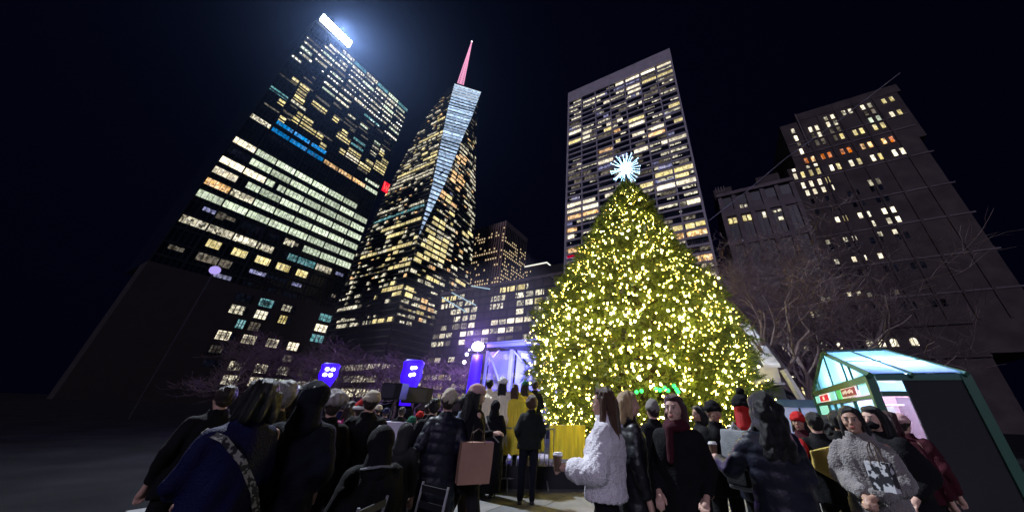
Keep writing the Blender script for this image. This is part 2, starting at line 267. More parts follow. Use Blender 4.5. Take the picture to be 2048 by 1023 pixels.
for r in '''151 25.2 28.2 y|150.8 28.9 33.3 y|146.6 29.2 33.3 y|142.6 29.4 33.9 y|138.5 29.3 35.9 w|138 20.7 28 t|134.4 25.6 28.5 y|146.5 36.1 43.7 y|150.6 36.5 44.1 d|130.3 28.7 33.2 d|134.4 33.7 36.2 y|134.4 36.5 41.1 y|126.3 29 31.6 y|130.3 33 36.2 y|130.3 36.7 44.4 y|130.3 44.4 47.5 y|126.3 47.6 50.6 y|158.7 37.1 43.7 g|158.9 44.3 51.8 w|150.6 51.8 59.9 d|154.6 60.4 64.9 g|146.3 47.2 50.4 y|142.4 53.4 56.9 y|146.5 56.5 59.5 d|138.2 52.3 59.4 y|142.8 60 67.5 t|138.4 60 67.5 t|134.4 59.9 67.8 y|130.3 56.5 59.4 y|130.3 60.2 67.8 b|130.3 67.8 74.8 y|134.8 70.6 75.3 y|150.4 70.9 74.8 g|146.4 70.8 75.4 w|149.2 75.4 78.8 w|142 71 74.8 w|146.3 75.9 79.1 y|142.6 78.8 83.2 y|138.4 76 83.2 y|134.4 76 83.2 y|122.5 74.2 82.6 g|154.7 52.8 57 w|154.7 44.5 49 d|126.3 67.8 74 d|118.4 20.8 28.3 w|118.2 29 36.2 c|118.2 36.3 44.1 c|118.2 44.3 51.7 c|118.2 52.4 59.9 o|118.2 60.2 67.6 o|118.2 67.9 75.4 o|118.2 75.8 83.2 g|122.9 29.1 35.8 c|122.9 36.6 43.4 c|122.9 44.5 51.5 c|114.3 29 40 k|158.9 20.8 29 k'''.split('|'):
    z, a, b, t = r.split(' '); lwin(float(z)-.1, 3.0 if t in 'yb' else 2.4, float(a), float(b), t)
for r in '''103.7 20.7 28.3 b|103.7 28.7 75.5 g|98.1 28.6 83.2 g|92.5 20.7 36.4 b|92.5 36.6 39.5 g|92.5 41 51.8 g|92.5 52 83.2 g|87 20.7 28.2 b|87 31.5 83.2 g|87 75 77 g|81 20.7 28 o|81 28.2 36.3 w|81 36.5 83.2 g|75.1 20.7 83.2 g|69.5 28 31 d|69.5 52 56 w|69.5 60 83.2 g|63.3 21 45 w|63.3 45.5 50 w|63.3 56 68 t|63.3 68 76 w|57.6 30.5 34.4 y|57.6 38.2 42.8 y|57.6 46 50.9 y|57.6 53.6 58.6 y|57.6 61.6 66 y|98.1 21 28 k|69.5 36 44 k|51.6 30 40 d'''.split('|'):
    z, a, b, t = r.split(' '); lwin(float(z)-.1, 3.1, float(a), float(b), t)
for k in range(8, 18):
    for i in range(8):
        if random.random() < .45: lwin(floors[k]-.5, .9, YB[i]+random.choice((0, 1.6, 3.1)), YB[i+1]-random.choice((0, 1.6, 3.1)), random.choice('dkd'), -171.56)
def bwin(z, h, a, b, t): LP(MB().quad((-171.04, a, z-h), (-171.04, b, z-h), (-171.04, b, z), (-171.04, a, z)), 'window', WIN[t])
for r in '''40.6 53.4 58.4 t|40.6 45.6 50.6 k|40.4 77.3 83 t|40.6 61.5 66 k|35.5 45.8 50.4 w|35.5 53.9 58.1 b|35.5 62.4 65.4 y|35.3 77.2 82.6 b|30.4 77.1 82.8 t|30.4 53.8 57.5 d|30.4 49.8 52.5 t|25.2 45.8 50 b|25.2 53.6 58.2 b|25.2 61.7 66 b|25.2 69.5 73.8 b|14.9 53.5 58.1 w|14.9 61.6 66 b|14.9 69.5 73.8 w|9.9 53.5 58.5 b|9.9 61.6 66 b|9.9 69.5 74 g|9.9 77 82 w|19.9 45.8 49 k|19.9 61 66 k|14.9 77.5 80 d'''.split('|'):
    z, a, b, t = r.split(' '); bwin(float(z), 3.3, float(a), float(b), t)
    fr = MB(); a = float(a); b = float(b); z = float(z)
    for q in np.linspace(a, b, 4): fr.box(-171.0, -170.85, q-.12, q+.12, z-3.4, z+.1)
    fr.box(-171.0, -170.85, a-.1, b+.1, z-1.8, z-1.6); LP(fr, 'window_frame', 'dark_mullion')
for z in (40.4, 35.4, 30.3, 25.1, 19.9, 14.8, 9.8):
    for i in range(4):
        a = 45.8+i*7.85
        if random.random() < .6: bwin(z-.2, 2.6, a+.4, a+3.8, random.choice('kddw')); bwin(z-.2, 2.6, a+4.1, a+5.6, 'k')
for z in (69.3, 63.0, 51.4, 46.0):
    for i in range(8):
        if random.random() < .5: lwin(z-.3, 1.6, YB[i]+random.choice((.3, 2, 4)), YB[i+1]-random.choice((.3, 2)), random.choice('kkdv'), -171.56)
LP(star, 'ceiling_light', EM('ceiling_light_white', (1, .98, .9), 2.2, False), 'stuff')
# red sign high on the tower's corner
sg = thing('red_sign', 'small glowing red sign with a letter shape on the right edge of the glass tower', 'sign', (-170.6, 86, 124))
mat('sign_red', (.2, 0, .01), emit=(1, .005, .03), estr=1.0, sample=False)
o = MB().box(-.3, 0, -1.6, 2.3, -3.6, 3.6).build('panel', 'sign_red', sg)
o = MB().tube([(.15, -1.2, 3), (.15, -.6, -2.6), (.15, .3, 1.2), (.15, 1.1, -2.6), (.15, 1.9, 3)], .3, 5).build('letter', EM('sign_letter', (1, .12, .10), 1.3, False), sg)
# floodlight bank on the roof edge
fb = thing('floodlight_bank', 'blinding white bank of floodlights on the roof edge of the left glass tower', 'floodlight', (-170.2, 29.8, 194.4))
mat('steel_dark', (.05, .05, .055), .5, metal=.8)
fr = MB()
for y in (-8, -2.7, 2.7, 8): fr.box(-.5, -.2, y-.15, y+.15, 0, 7.2)
for z in (1.2, 3.6, 6): fr.box(-.5, -.2, -8.4, 8.4, z-.1, z+.1)
fr.build('frame', 'steel_dark', fb)
lm = MB().tube([(0, 0, 0), (.5, 0, -.18)], [.55, .95], 14).mesh('lamp'); lm.materials.append(EM('floodlight_white', (.86, .93, 1), 14, False))
for i in range(10):
    for j in range(3): obj('lamp', lm, None, fb, loc=(0, -7.6+i*1.69, 1.5+j*2.2))
# ---- white gridded slab tower in the middle (park face is the plane y = 121)
GT = thing('office_tower', 'tall pale stone office slab with a grid of seven window bays behind the christmas tree', 'building', (-28.6, 121, 0))
def GP(mb, name, m, kind=None):
    o = mb.build(name, m, GT); o.matrix_parent_inverse = Matrix.Translation((28.6, -121, 0)); return tag(o, kind=kind)
GP(MB().box(-60.7, 3.5, 121.9, 150, 0, 190.6), 'glass_wall', 'night_glass'); GP(MB().box(-61.1, 3.95, 120.95, 150.2, 181.3, 191.2), 'crown_band', 'travertine')
GX = [-60.6, -51.6, -42.35, -33.1, -23.85, -14.6, -5.4, 3.45]
for i, x in enumerate(GX): GP(MB().box(x-(.45 if i in (0, 7) else .28), x+(.45 if i in (0, 7) else .28), 120.96, 122.1, 14, 181.28), 'pier', 'travertine')
for k in range(-22, 21):
    z = 100.9+3.84*k; GP(MB().box(-60.3, 3.2, 121.25, 122.05, z-.5, z+.5), 'floor_band', 'travertine')
for k, a, b, t in parse(SP_G):
    z = 100.9+3.84*k; a = round(a/.575)*.575; b = max(b, a+1)
    for i in range(7):
        x0 = max(a, GX[i]+.3); x1 = min(b, GX[i+1]-.3)
        if x1-x0 < .8: continue
        h = {'b': 2.5, 'y': 2.7, 'o': 2.6, 'd': 2.6}.get(t, 1.5)*random.uniform(.72, 1)
        GP(MB().quad((x0, 121.84, z+3.3-h), (x1, 121.84, z+3.3-h), (x1, 121.84, z+3.3), (x0, 121.84, z+3.3)), 'window', WIN[t])
for k in range(-21, 21):
    for i in range(7):
        if len([o for o in col.objects if o.parent is GT and o.name.startswith('window')]) > 290: break
        if random.random() < .52:
            z = 100.9+3.84*k; x0 = GX[i]+random.choice((.35, .35, 2.5, 4.5)); x1 = min(x0+random.choice((3, 5, 9)), GX[i+1]-.35); t = random.choice('ddkwwv'); hh = .8 if t == 'w' else 1.7
            GP(MB().quad((x0, 121.86, z+3.2-hh), (x1, 121.86, z+3.2-hh), (x1, 121.86, z+3.2), (x0, 121.86, z+3.2)), 'window', WIN[t])
gd = MB()
for k in range(-21, 21):
    for _ in range(5):
        if random.random() < .4:
            x = random.uniform(-60, -2); z = 100.9+3.84*k+2.2
            for j in range(random.choice((1, 2, 4, 6))): gd.box(x+j*.8, x+j*.8+.3, 121.7, 121.8, z, z+.35)
GP(gd, 'ceiling_light', EM('ceiling_light_dim', (1, .93, .75), .9, False), 'stuff')
# ---- faceted glass skyscraper with a spire
BT = thing('faceted_skyscraper', 'faceted glass skyscraper with a bright cool diagonal facet and a pink lit spire', 'building', (-171, 116, 0))
def BP(mb, name, m, kind=None):
    o = mb.build(name, m, BT); o.matrix_parent_inverse = Matrix.Translation((171, -116, 0)); return tag(o, kind=kind)
ZL = [0, 60, 87, 106, 130, 157, 183, 212, 245, 270, 290]
def SY(z): return 116+(max(z, 60)-60)*8.5/230
def eL(z, o=0): return Vector((lerp(z, [0, 110, 180, 208, 254, 281, 290], [-243, -242, -231, -226.5, -216, -200, -194]), SY(z)-o, z))
def eCL(z, o=0): return Vector((lerp(z, [0, 106, 150, 249, 290], [-171.1, -171.1, -173.6, -186.4, -188.9]), SY(z)-o, z))
def eCR(z, o=0): return Vector((-171+o, lerp(z, [0, 106, 157, 212, 245, 291], [116.3, 117.8, 127.4, 133.6, 138.4, 143.1]), z))
def eM(z, o=0): return Vector((-171+o, lerp(z, [0, 70, 102, 157, 183, 260, 290], [152, 152, 149.6, 144.8, 143.6, 143.4, 143.2]), z))
def eN(z, o=0): return Vector((-174.5+o, lerp(z, [0, 88, 112, 159, 203, 266, 290], [177, 176, 173.6, 167.7, 158, 146, 144]), z))
def eB(z, o=0): return Vector((-240, 190, z)) if z < 200 else Vector((-215, 165, z))
EDG = [eL, eCL, eCR, eM, eN, eB]; body = MB()
for i in range(5):
    for a, b in zip(ZL[:-1], ZL[1:]): body.quad(EDG[i](a, -.5), EDG[i+1](a, -.5), EDG[i+1](b, -.5), EDG[i](b, -.5))
body.poly([e(290, -.5) for e in EDG[:5]])
BP(body, 'glass_wall', 'night_glass_green')
sp = MB()
def strip(mb, ea, eb, z0, z1, o, ta=0, tb=1):
    p = lambda z, t: ea(z, o).lerp(eb(z, o), t)
    mb.quad(p(z0, ta), p(z0, tb), p(z1, tb), p(z1, ta))
for k in range(3, 70):
    z = k*4.1
    for i in (0, 2, 3):
        strip(sp, EDG[i], EDG[i+1], z, z+1.05, .12)
BP(sp, 'spandrel', 'spandrel_dark', 'stuff')
def bspan(ea, eb, coord, spans, lim):
    n = 0
    for k, a, b, t in spans:
        z0 = k*4.1+1.15; A = ea(z0)[coord]; B = eb(z0)[coord]
        ta = min(1, max(0, (a-A)/(B-A))); tb = min(1, max(0, (b-A)/(B-A)))
        if tb-ta < .012: continue
        nb = max(1, round((tb-ta)*abs(B-A)/5.5))
        for j in range(nb):
            mb = MB(); strip(mb, ea, eb, z0, z0+random.choice((2.7, 2.8, 2.4) if t in 'yob' else (1.4, 2.0, 2.5)), .05, ta+(tb-ta)*(j+.05)/nb, ta+(tb-ta)*(j+.95)/nb)
            BP(mb, 'window', WIN[t]); n += 1
    return n
nw = bspan(eL, eCL, 0, parse(SP_S), 0)+bspan(eCR, eM, 1, parse(SP_E), 0)+bspan(eM, eN, 1, parse(SP_N), 0)
fill = {t: MB() for t in 'wdyo'}
for ea, eb, c, p, z0, z1 in ((eL, eCL, 0, .26, 14, 67), (eCR, eM, 1, .50, 12, 66), (eM, eN, 1, .46, 10, 62)):
    for k in range(z0, z1):
        z = k*4.1+1.2; W = abs(eb(z)[c]-ea(z)[c]); n = max(1, int(W/3))
        on = random.random() < .35
        for j in range(n):
            if random.random() < p*(1.8 if on else .6):
                strip(fill[random.choice('wwddyod')], ea, eb, z, z+random.choice((.7, 1.1, 1.1, 2.2)), .02, (j+.08)/n, (j+.9)/n)
for t in 'wdyo': BP(fill[t], 'far_window', WIN[t], 'stuff')
for k in range(26, 70):
    z = k*4.1
    mb = MB(); strip(mb, eCL, eCR, z+.55 if k < 63 else z+.1, z+random.choice((2.9, 3.3, 3.9)) if k < 66 else z+3.6, .1); BP(mb, 'window', WIN['f'])
    mb = MB(); strip(mb, eCL, eCR, z-.1, z+.5, .25, -.01, 1.01); BP(mb, 'facet_band', 'spandrel_dark')
mb = MB()
for k in (65, 66, 67, 68, 69): strip(mb, eCL, eCR, k*4.1+3.0, k*4.1+3.9, .4)
BP(mb, 'crown_strip_light', EM('crown_light', (.8, .9, 1), .95, False), 'stuff')
# spire lattice
SB = Vector((-195, 134.8, 290)); ST = Vector((-195, 134.8, 381)); sl = MB()
def rr(t): return lerp(t, [0, .18, .5, .85, 1], [3.2, 3.0, 2.0, .75, .25])
def cn(t, j): return SB.lerp(ST, t)+Vector((math.cos(R(45+90*j)), math.sin(R(45+90*j)), 0))*rr(t)
for j in range(4): sl.tube([cn(t/12, j) for t in range(13)], .38, 4)
for i in range(24):
    for j in range(4): sl.tube([cn(i/24, j), cn((i+1)/24, (j+1) % 4)], .22, 3); sl.tube([cn(i/24, (j+1) % 4), cn((i+1)/24, j)], .22, 3)
BP(sl, 'spire', mat('spire_pink', (.4, .2, .3), emit=s2l(248, 168, 205), estr=.95, sample=False))
BP(MB().ell(ST, 1.0), 'spire_tip_light', EM('spire_tip', (1, .85, .9), 2, False))
# ---- low block with lit office rows between the two towers
PT = thing('low_office_block', 'low wide office block with lit rows between the faceted skyscraper and the pale slab tower', 'building', (-100, 121, 0))
def PP(mb, name, m, kind=None):
    o = mb.build(name, m, PT); o.matrix_parent_inverse = Matrix.Translation((100, -121, 0)); return tag(o, kind=kind)
PP(MB().box(-141, -62, 121, 160, 0, 59.6), 'wall', 'limestone_brown'); PP(MB().box(-141.4, -61.9, 120.5, 160, 59.6, 61.2), 'cornice', 'limestone')
PP(MB().box(-80, -61.9, 121.4, 140, 61.2, 66), 'penthouse', 'roof_dark')
for k in range(1, 14): PP(MB().box(-140.9, -62.1, 120.7, 120.99, 4.2*k-.35, 4.2*k+.6), 'floor_band', 'roof_dark')
for i in range(17): PP(MB().box(-140.9+i*4.92-.25, -140.9+i*4.92+.25, 120.65, 120.98, 4, 59.5), 'pier', 'roof_dark')
for k, a, b, t in parse(SP_P): PP(MB().quad((a, 120.95, 4.2*k+.75), (b, 120.95, 4.2*k+.75), (b, 120.95, 4.2*k+3.5), (a, 120.95, 4.2*k+3.5)), 'window', WIN[t])
for k in (1, 2, 3, 5, 7, 8, 9):
    for i in range(16):
        if random.random() < (.92 if k < 4 else .7):
            x = -140.9+i*4.92+.4; PP(MB().quad((x, 120.94, 4.2*k+.9), (x+4.1, 120.94, 4.2*k+.9), (x+4.1, 120.94, 4.2*k+3.3), (x, 120.94, 4.2*k+3.3)), 'window', WIN[random.choice('bby' if k < 4 else 'wdwb')])
cn_ = MB().tube([(-139, 120.2, 58), (-118, 119.8, 47)], .35, 4).tube([(-132, 120.2, 60), (-112, 119.8, 50)], .3, 4).tube([(-118, 120.2, 62), (-104, 119.8, 58)], .3, 4).build('light_reflection_tubes', EM('reflection_glow', (.55, .8, .95), .7, False));  # slanting light reflections built as glowing tubes
tag(cn_, 'pale bluish light reflections as glowing tubes slanting across the top of the low office block', 'reflection')
mb = MB()
for k, hh in ((5, 4.2), (12.5, 3.4), (19, 3)):
    for i in range(24):
        if random.random() < (.9 if k < 20 else .55): x = -242+i*2.95; mb.quad((x, 115.7, k), (x+2.3, 115.7, k), (x+2.3, 115.7, k+hh), (x, 115.7, k+hh))
for k, hh in ((5, 4.2), (12.5, 3.4), (19, 3)):
    for i in range(12):
        if random.random() < .85: y = 116.6+i*2.95; mb.quad((-170.7, y, k), (-170.7, y+2.2, k), (-170.7, y+2.2, k+hh), (-170.7, y, k+hh))
BP(mb, 'street_window', WIN['b'], 'stuff')
# ---- ribbed tower and the small roof-lit tower behind
RT = thing('ribbed_tower', 'brown ribbed office tower with dotted lit windows rising behind the low block', 'building', (-189, 230, 0))
def RP(mb, name, m, kind=None):
    o = mb.build(name, m, RT); o.matrix_parent_inverse = Matrix.Translation((189, -230, 0)); return tag(o, kind=kind)
mat('rib_stone_lit', (.50, .33, .27), .8, noise=.15, nscale=.2); mat('rib_dark', (.012, .011, .014), .5)  # warm light from below put into the ribs' bright colour
RP(MB().box(-233, -189.2, 230.2, 274, 0, 189), 'wall', 'rib_dark'); RP(MB().box(-233, -189, 229.9, 274, 183.5, 189.6), 'crown_band', mat('crown_brown', (.12, .09, .10), .8))
for i in range(14): RP(MB().box(-232+i*3.27-.4, -232+i*3.27+.4, 229.3, 230.2, 0, 189.2), 'rib', 'rib_stone_lit')
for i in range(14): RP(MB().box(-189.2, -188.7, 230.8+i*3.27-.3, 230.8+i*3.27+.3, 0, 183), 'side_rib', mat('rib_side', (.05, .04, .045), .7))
dm = MB(); rw = {}
for k in range(27, 46):
    z = k*4.0
    dens = .75 if k in (43, 36, 38, 29, 27, 30) else .18
    for i in range(13):
        if random.random() < dens: dm.box(-232+i*3.27+.9, -232+i*3.27+2.4, 229.9, 230.1, z, z+1.8)
    dens = .85 if k in (41, 38, 37) else .62 if k < 36 else .25
    if k < 43:
        for i in range(13):
            if random.random() < dens: dm.box(-189.15, -189.0, 230.8+i*3.27+.8, 230.8+i*3.27+2.2, z, z+1.7)
RP(dm, 'window', EM('far_window_light', s2l(255, 225, 175), .8, False), 'stuff')
HT = thing('distant_tower', 'small distant tower with a glowing white line along its roof edge', 'building', (-152, 260, 0))
def HP(mb, name, m, kind=None):
    o = mb.build(name, m, HT); o.matrix_parent_inverse = Matrix.Translation((152, -260, 0)); return tag(o, kind=kind)
HP(MB().box(-180, -152, 260, 290, 0, 144), 'wall', 'rib_dark')
HP(MB().box(-180, -151.6, 259.5, 260, 143.2, 144.6).box(-152, -151.6, 260, 290, 143.2, 144.6), 'roof_edge_light', EM('edge_light', (1, .97, .85), 1.1, False))
dm = MB()
for k in range(31, 35):
    for i in range(12):
        if random.random() < .6: dm.box(-179+i*2.2, -178+i*2.2, 259.8, 259.95, k*4, k*4+1.6)
        if random.random() < .6: dm.box(-151.95, -151.8, 261+i*2.2, 262+i*2.2, k*4, k*4+1.6)
HP(dm, 'window', MATS['far_window_light'], 'stuff')
# ---- right: stone building with cornice, and its taller neighbour
ST_ = thing('stone_building', 'grey stone office building with an arcaded cornice right of the pale slab tower', 'building', (22, 121, 0))
def SP(mb, name, m, kind=None):
    o = mb.build(name, m, ST_); o.matrix_parent_inverse = Matrix.Translation((-22, -121, 0)); return tag(o, kind=kind)
SP(MB().box(9.4, 34.8, 121.4, 150, 0, 82), 'wall', 'limestone'); SP(MB().box(8.9, 35.2, 120.2, 150, 82, 83.5), 'cornice', 'limestone')
SP(MB().box(8.6, 15.5, 124, 140, 83.5, 88.5), 'roof_hut', 'limestone_brown'); SP(MB().box(25, 33, 126, 140, 83.5, 91), 'roof_hut', 'limestone_brown')
for x in (9.3, 10.3, 11.3, 12.3): SP(MB().box(x, x+.35, 120.3, 120.8, 84, 87), 'finial', 'limestone')
for i in range(6):
    x = 9.6+i*4.9; SP(MB().box(x-.2, x+1.15, 120.75, 121.4, 0, 82), 'pier', 'limestone')
for z, h in ((72.4, 2.6), (59.6, 2.0), (47, 2), (34, 2), (24, 1.5)): SP(MB().box(9.5, 34.8, 120.85, 121.38, z, z+h), 'band', 'limestone')
for i in range(5):
    x = 11.0+i*4.9
    SP(MB().box(x, x+3.2, 121.34, 121.43, 77.2, 81.5), 'window_opening', 'rib_dark')
    for z0, z1 in ((61.8, 71.4), (49.2, 59.3), (36.2, 46.6), (25.7, 33.7)):
        for c in (0, 1): SP(MB().box(x+.15+c*1.55, x+1.4+c*1.55, 121.3, 121.42, z0, z1), 'window_bay', 'rib_dark')
def pane(P, x0, x1, z0, z1, t, y=121.25): P(MB().quad((x0, y, z0), (x1, y, z0), (x1, y, z1), (x0, y, z1)), 'window', WIN[t])
for x0, x1, z0, z1, t in ((11.2, 12.5, 68.9, 71.2, 'y'), (12.8, 14.0, 68.9, 71.2, 'y'), (16.1, 17.3, 68.9, 71.4, 'y'), (17.7, 18.8, 68.9, 71.3, 'y'), (22.6, 23.6, 68.7, 71.2, 'b'), (16.3, 17.3, 75, 76.4, 'w'), (17.8, 18.7, 75, 76.2, 'w'), (26, 27, 70, 70.8, 'w'), (27.5, 28.6, 70.1, 71, 'b'), (27, 28.4, 66.4, 67.8, 'b'), (14, 15.4, 60.6, 61.3, 'v'), (30.7, 31.6, 35, 36.4, 'b'), (32.2, 33, 35.2, 36.2, 'w')): pane(SP, x0, x1, z0, z1, t, 120.8)
NT = thing('stepped_stone_tower', 'broad dark stone tower at the right edge with pairs of small square lit windows', 'building', (50, 121, 0))
def NP(mb, name, m, kind=None):
    o = mb.build(name, m, NT); o.matrix_parent_inverse = Matrix.Translation((-50, -121, 0)); return tag(o, kind=kind)
NP(MB().box(34.8, 72, 121.3, 160, 18, 88), 'lower_wall', 'limestone_brown'); NP(MB().box(37.8, 74, 121.45, 160, 88, 110), 'upper_wall', 'limestone_brown')
NP(MB().box(44, 75, 121.3, 160, 110, 113.8), 'top_wall', 'limestone_brown'); NP(MB().box(43.8, 44.2, 120.9, 121.4, 96, 113.9), 'corner_strip', 'limestone')
NP(MB().box(9.4, 60, 121.35, 150, 0, 25.5), 'arcade_wall', 'limestone_brown'); NP(MB().box(9.4, 60, 120.9, 121.34, 25.5, 26.3), 'arcade_band', 'limestone_brown'); NP(MB().box(9.4, 60, 120.9, 121.34, 17, 17.7), 'arcade_band', 'limestone_brown')
for x in (44.9, 50.4, 56, 61.6, 67.3): NP(MB().box(x-.35, x+.25, 121.05, 121.31, 26.4, 87.5), 'pilaster', 'limestone_brown'); NP(MB().box(x-.35, x+.25, 121.2, 121.46, 88.2, 113), 'pilaster', 'limestone_brown')
for z in (34, 45, 57, 68, 80.9, 93.0, 98.9): NP(MB().box(38.2 if z > 88 else 34.9, 73, 121.1 if z < 88 else 121.22, 121.3 if z < 88 else 121.45, z, z+.5), 'ledge', 'limestone')
WS = []
def pr(z0, z1, xs, t, y=121.2):
    for x, tt in zip(xs, t*len(xs) if len(t) == 1 else t):
        if tt != '.': pane(NP, x, x+.98, z0, z1, tt, y); WS.append((x, z0, z1))
        fr = MB().box(x-.12, x+1.1, y-.02, y+.03, z0-.22, z0-.06); NP(fr, 'window_sill', 'limestone')
pr(104.5, 106.9, [40.8], 'w'); pr(100.3, 103, [40.8], 'b'); pr(97.6, 99.2, [40.9], 'd'); pr(93.2, 95.9, [40.7], 'b')
pr(102.6, 105.2, [46.1, 48.1, 51.7, 53.9], 'bbbw'); pr(106.1, 108.2, [51.8, 53.9], 'wb'); pr(99.2, 101.6, [48, 46, 51.7, 53.8, 63.1, 65.2, 68.9, 70.9], 'bdddggby')
pr(95.4, 98, [46.2, 48.1, 51.7, 53.7, 57.5, 59.4, 63.1, 65.2], 'dddyyyyy'); pr(106.2, 108.5, [57.4, 59.3, 63, 65, 69, 71.1], 'wwbwyy'); pr(103, 105.2, [63, 65], 'dd')
pr(88.5, 91, [40.9, 43, 46, 48, 51.7, 53.7, 57.5, 59.5, 63.2, 65.2], 'qoqqqqoooq'.replace('o', 'o')); pr(82.5, 85.2, [36, 38.3, 40.8, 43, 46.9, 48.9, 52.5, 54.7, 58.4, 60.4, 64, 66], 'byyybybybybb')
pr(86.2, 87.4, [36.2, 40.6, 43], 'bwb'); pr(77.8, 80.4, [37.2, 39.6, 42.1, 44.4], 'bbby'); pr(74.4, 76.7, [37.5, 39.7, 42.2, 44.6], 'bbbb')
pr(73, 75.4, [54.6, 56.6, 42, 44], 'wd..'); pr(61.6, 63.7, [42.3, 44.4, 48.3, 50.3, 54.3, 56.4], 'bybwbb'); pr(57.9, 60, [50.3, 54.2, 56.4], 'wbb'); pr(54.1, 55.7, [54.2, 50.7, 37.5, 42.1, 44.4], 'bwwww')
pr(46.8, 48.5, [42.1, 44.6, 48.4, 37.7], 'bbbw'); pr(35.9, 37.1, [37.5, 39.7], 'bw'); pr(30.3, 32.2, [26.8, 28.2], 'bw', 121.2); pr(35.1, 36.4, [42, 48], 'dd')
for z in (66, 70.5, 52, 42, 30.5):
    for x in (38, 42.2, 44.3, 48.3, 50.3, 54.3, 56.4): pr(z, z+2.2, [x], 'k')
for x, t in ((17, 'b'), (22, 'b'), (26.7, 'g'), (30.6, 'b'), (35, 'k'), (37.3, 'w'), (39.8, 'b'), (42.4, 'b'), (46.5, 'b')):
    pts = [(x+.75+.75*math.cos(R(a)), 121.2, 21.9+.75*math.sin(R(a))) for a in range(0, 181, 30)]
    NP(MB().poly(pts+[(x, 121.2, 20.5), (x+1.5, 121.2, 20.5)]), 'arched_window', WIN[t]); NP(MB().box(x+.7, x+.8, 121.1, 121.18, 20.5, 22.6), 'window_bar', 'rib_dark')
for c in range(4): 
    pane(NP, 16.2+c*1.12, 17.1+c*1.12, 7.0, 9.0, 'y', 121.2); pane(NP, 16.2+c*1.12, 17.1+c*1.12, 9.25, 10.0, 'y', 121.2)
for x in (16.2, 17.2, 18, 19.2, 21.5): pane(NP, x, x+random.uniform(.3, 1), 12.8, 13.2, 'b', 121.2)
for i in range(10): NP(MB().box(12+i*3.1, 12.5+i*3.1, 120.9, 121.34, 0, 16.9), 'pilaster', 'limestone_brown')
# thin cable across the sky
a = at(1418, 441, 26); b = at(1572, 316, 24); c = at(1800, 146, 20)
cb = MB().tube([a, a.lerp(b, .5)-Vector((0, 0, .1)), b, b.lerp(c, .5)-Vector((0, 0, .12)), c], .022, 5).build('cable', mat('cable_grey', (.25, .24, .28), .6)); tag(cb, 'thin grey cable slanting up across the sky over the stone buildings', 'cable')
# ================================================================ CHRISTMAS TREE
TC = Vector((-3.4525, 15.1106, 0)); taz = R(-12.87)
TR_ = Vector((math.cos(taz), -math.sin(taz), 0)); TF = Vector((math.sin(taz), math.cos(taz), 0))   # right, away
PZ = [0.2, .45, 1.1, 1.9, 3, 4.2, 5.3, 6.7, 8.1, 9.6, 11.2, 12.9, 13.9, 14.1]; PR = [1.6, 2.9, 4.3, 4.8, 4.85, 4.95, 4.6, 4.2, 3.4, 2.6, 1.72, .85, .16, .02]
CT = thing('christmas_tree', 'giant christmas tree covered in hundreds of warm yellow string lights', 'christmas tree', TC)
mat('needles', (.080, .118, .022), .6, noise=.45, nscale=1.1, spec=.3); mat('bark', (.05, .035, .025), .9, noise=.3, nscale=4)
MB().tube([(0, 0, 0), (0, 0, 5), (0, 0, 10), (0, 0, 14.2)], [.3, .22, .12, .03], 10).build('trunk', 'bark', CT)
_ph = rng.uniform(0, 6.28, 8)
def radius(z, a):
    """crown radius with uneven tiers and bulges, numpy"""
    r = np.interp(z, PZ, PR)
    n = .5*np.sin(3*a+_ph[0]+.9*z)+.4*np.sin(7*a+_ph[1]-1.7*z)+.35*np.sin(11*a+_ph[2]+2.9*z)+.35*np.sin(2.1*z+_ph[3])
    n2 = np.sin(17*a+_ph[4]+4.3*z)*np.sin(5.3*z+_ph[5]+2*a)
    r = r*(1+.075*n+.085*n2)
    d = np.cos(a); r = r*(1-.175*np.clip(d, 0, 1)*(z > 2.2)*(z < 12)+.02*np.clip(d, 0, 1)*np.exp(-((z-4.3)/.7)**2)-.12*np.clip(d, 0, 1)**2*np.exp(-((z-1.6)/.8)**2))
    return r+1.25*np.exp(-((z-2.75)/.42)**2)*np.exp(-((np.angle(np.exp(1j*(a-.05))))/.11)**2)
def cone_samples(n, zmin=.25, zmax=14.05):
    z = rng.uniform(zmin, zmax, n*4); keep = rng.uniform(0, 5.3, n*4) < np.interp(z, PZ, PR)+.35
    z = z[keep][:n]; return z, rng.uniform(0, 2*math.pi, len(z))
def sprays(n, f0, f1, leng, zmin=.25):
    """fan-shaped needle sprigs: arrays of base points and directions"""
    z, a = cone_samples(n, zmin); f = rng.uniform(f0, f1, len(z))**.7; r = radius(z, a)*f
    wx, wy = TR_.x, TR_.y
    cx, cy = np.cos(a), np.sin(a)           # a=0 is to the right in the picture
    X = cx*TR_.x+cy*TF.x; Y = cx*TR_.y+cy*TF.y
    P = np.stack([X*r, Y*r, z], 1)
    D = np.stack([X, Y, rng.uniform(-.35, .75, len(z))+.5*(z > 12)], 1)+rng.normal(0, .42, (len(z), 3)); D /= np.linalg.norm(D, axis=1)[:, None]
    return P, D, leng*rng.uniform(.7, 1.35, len(z))
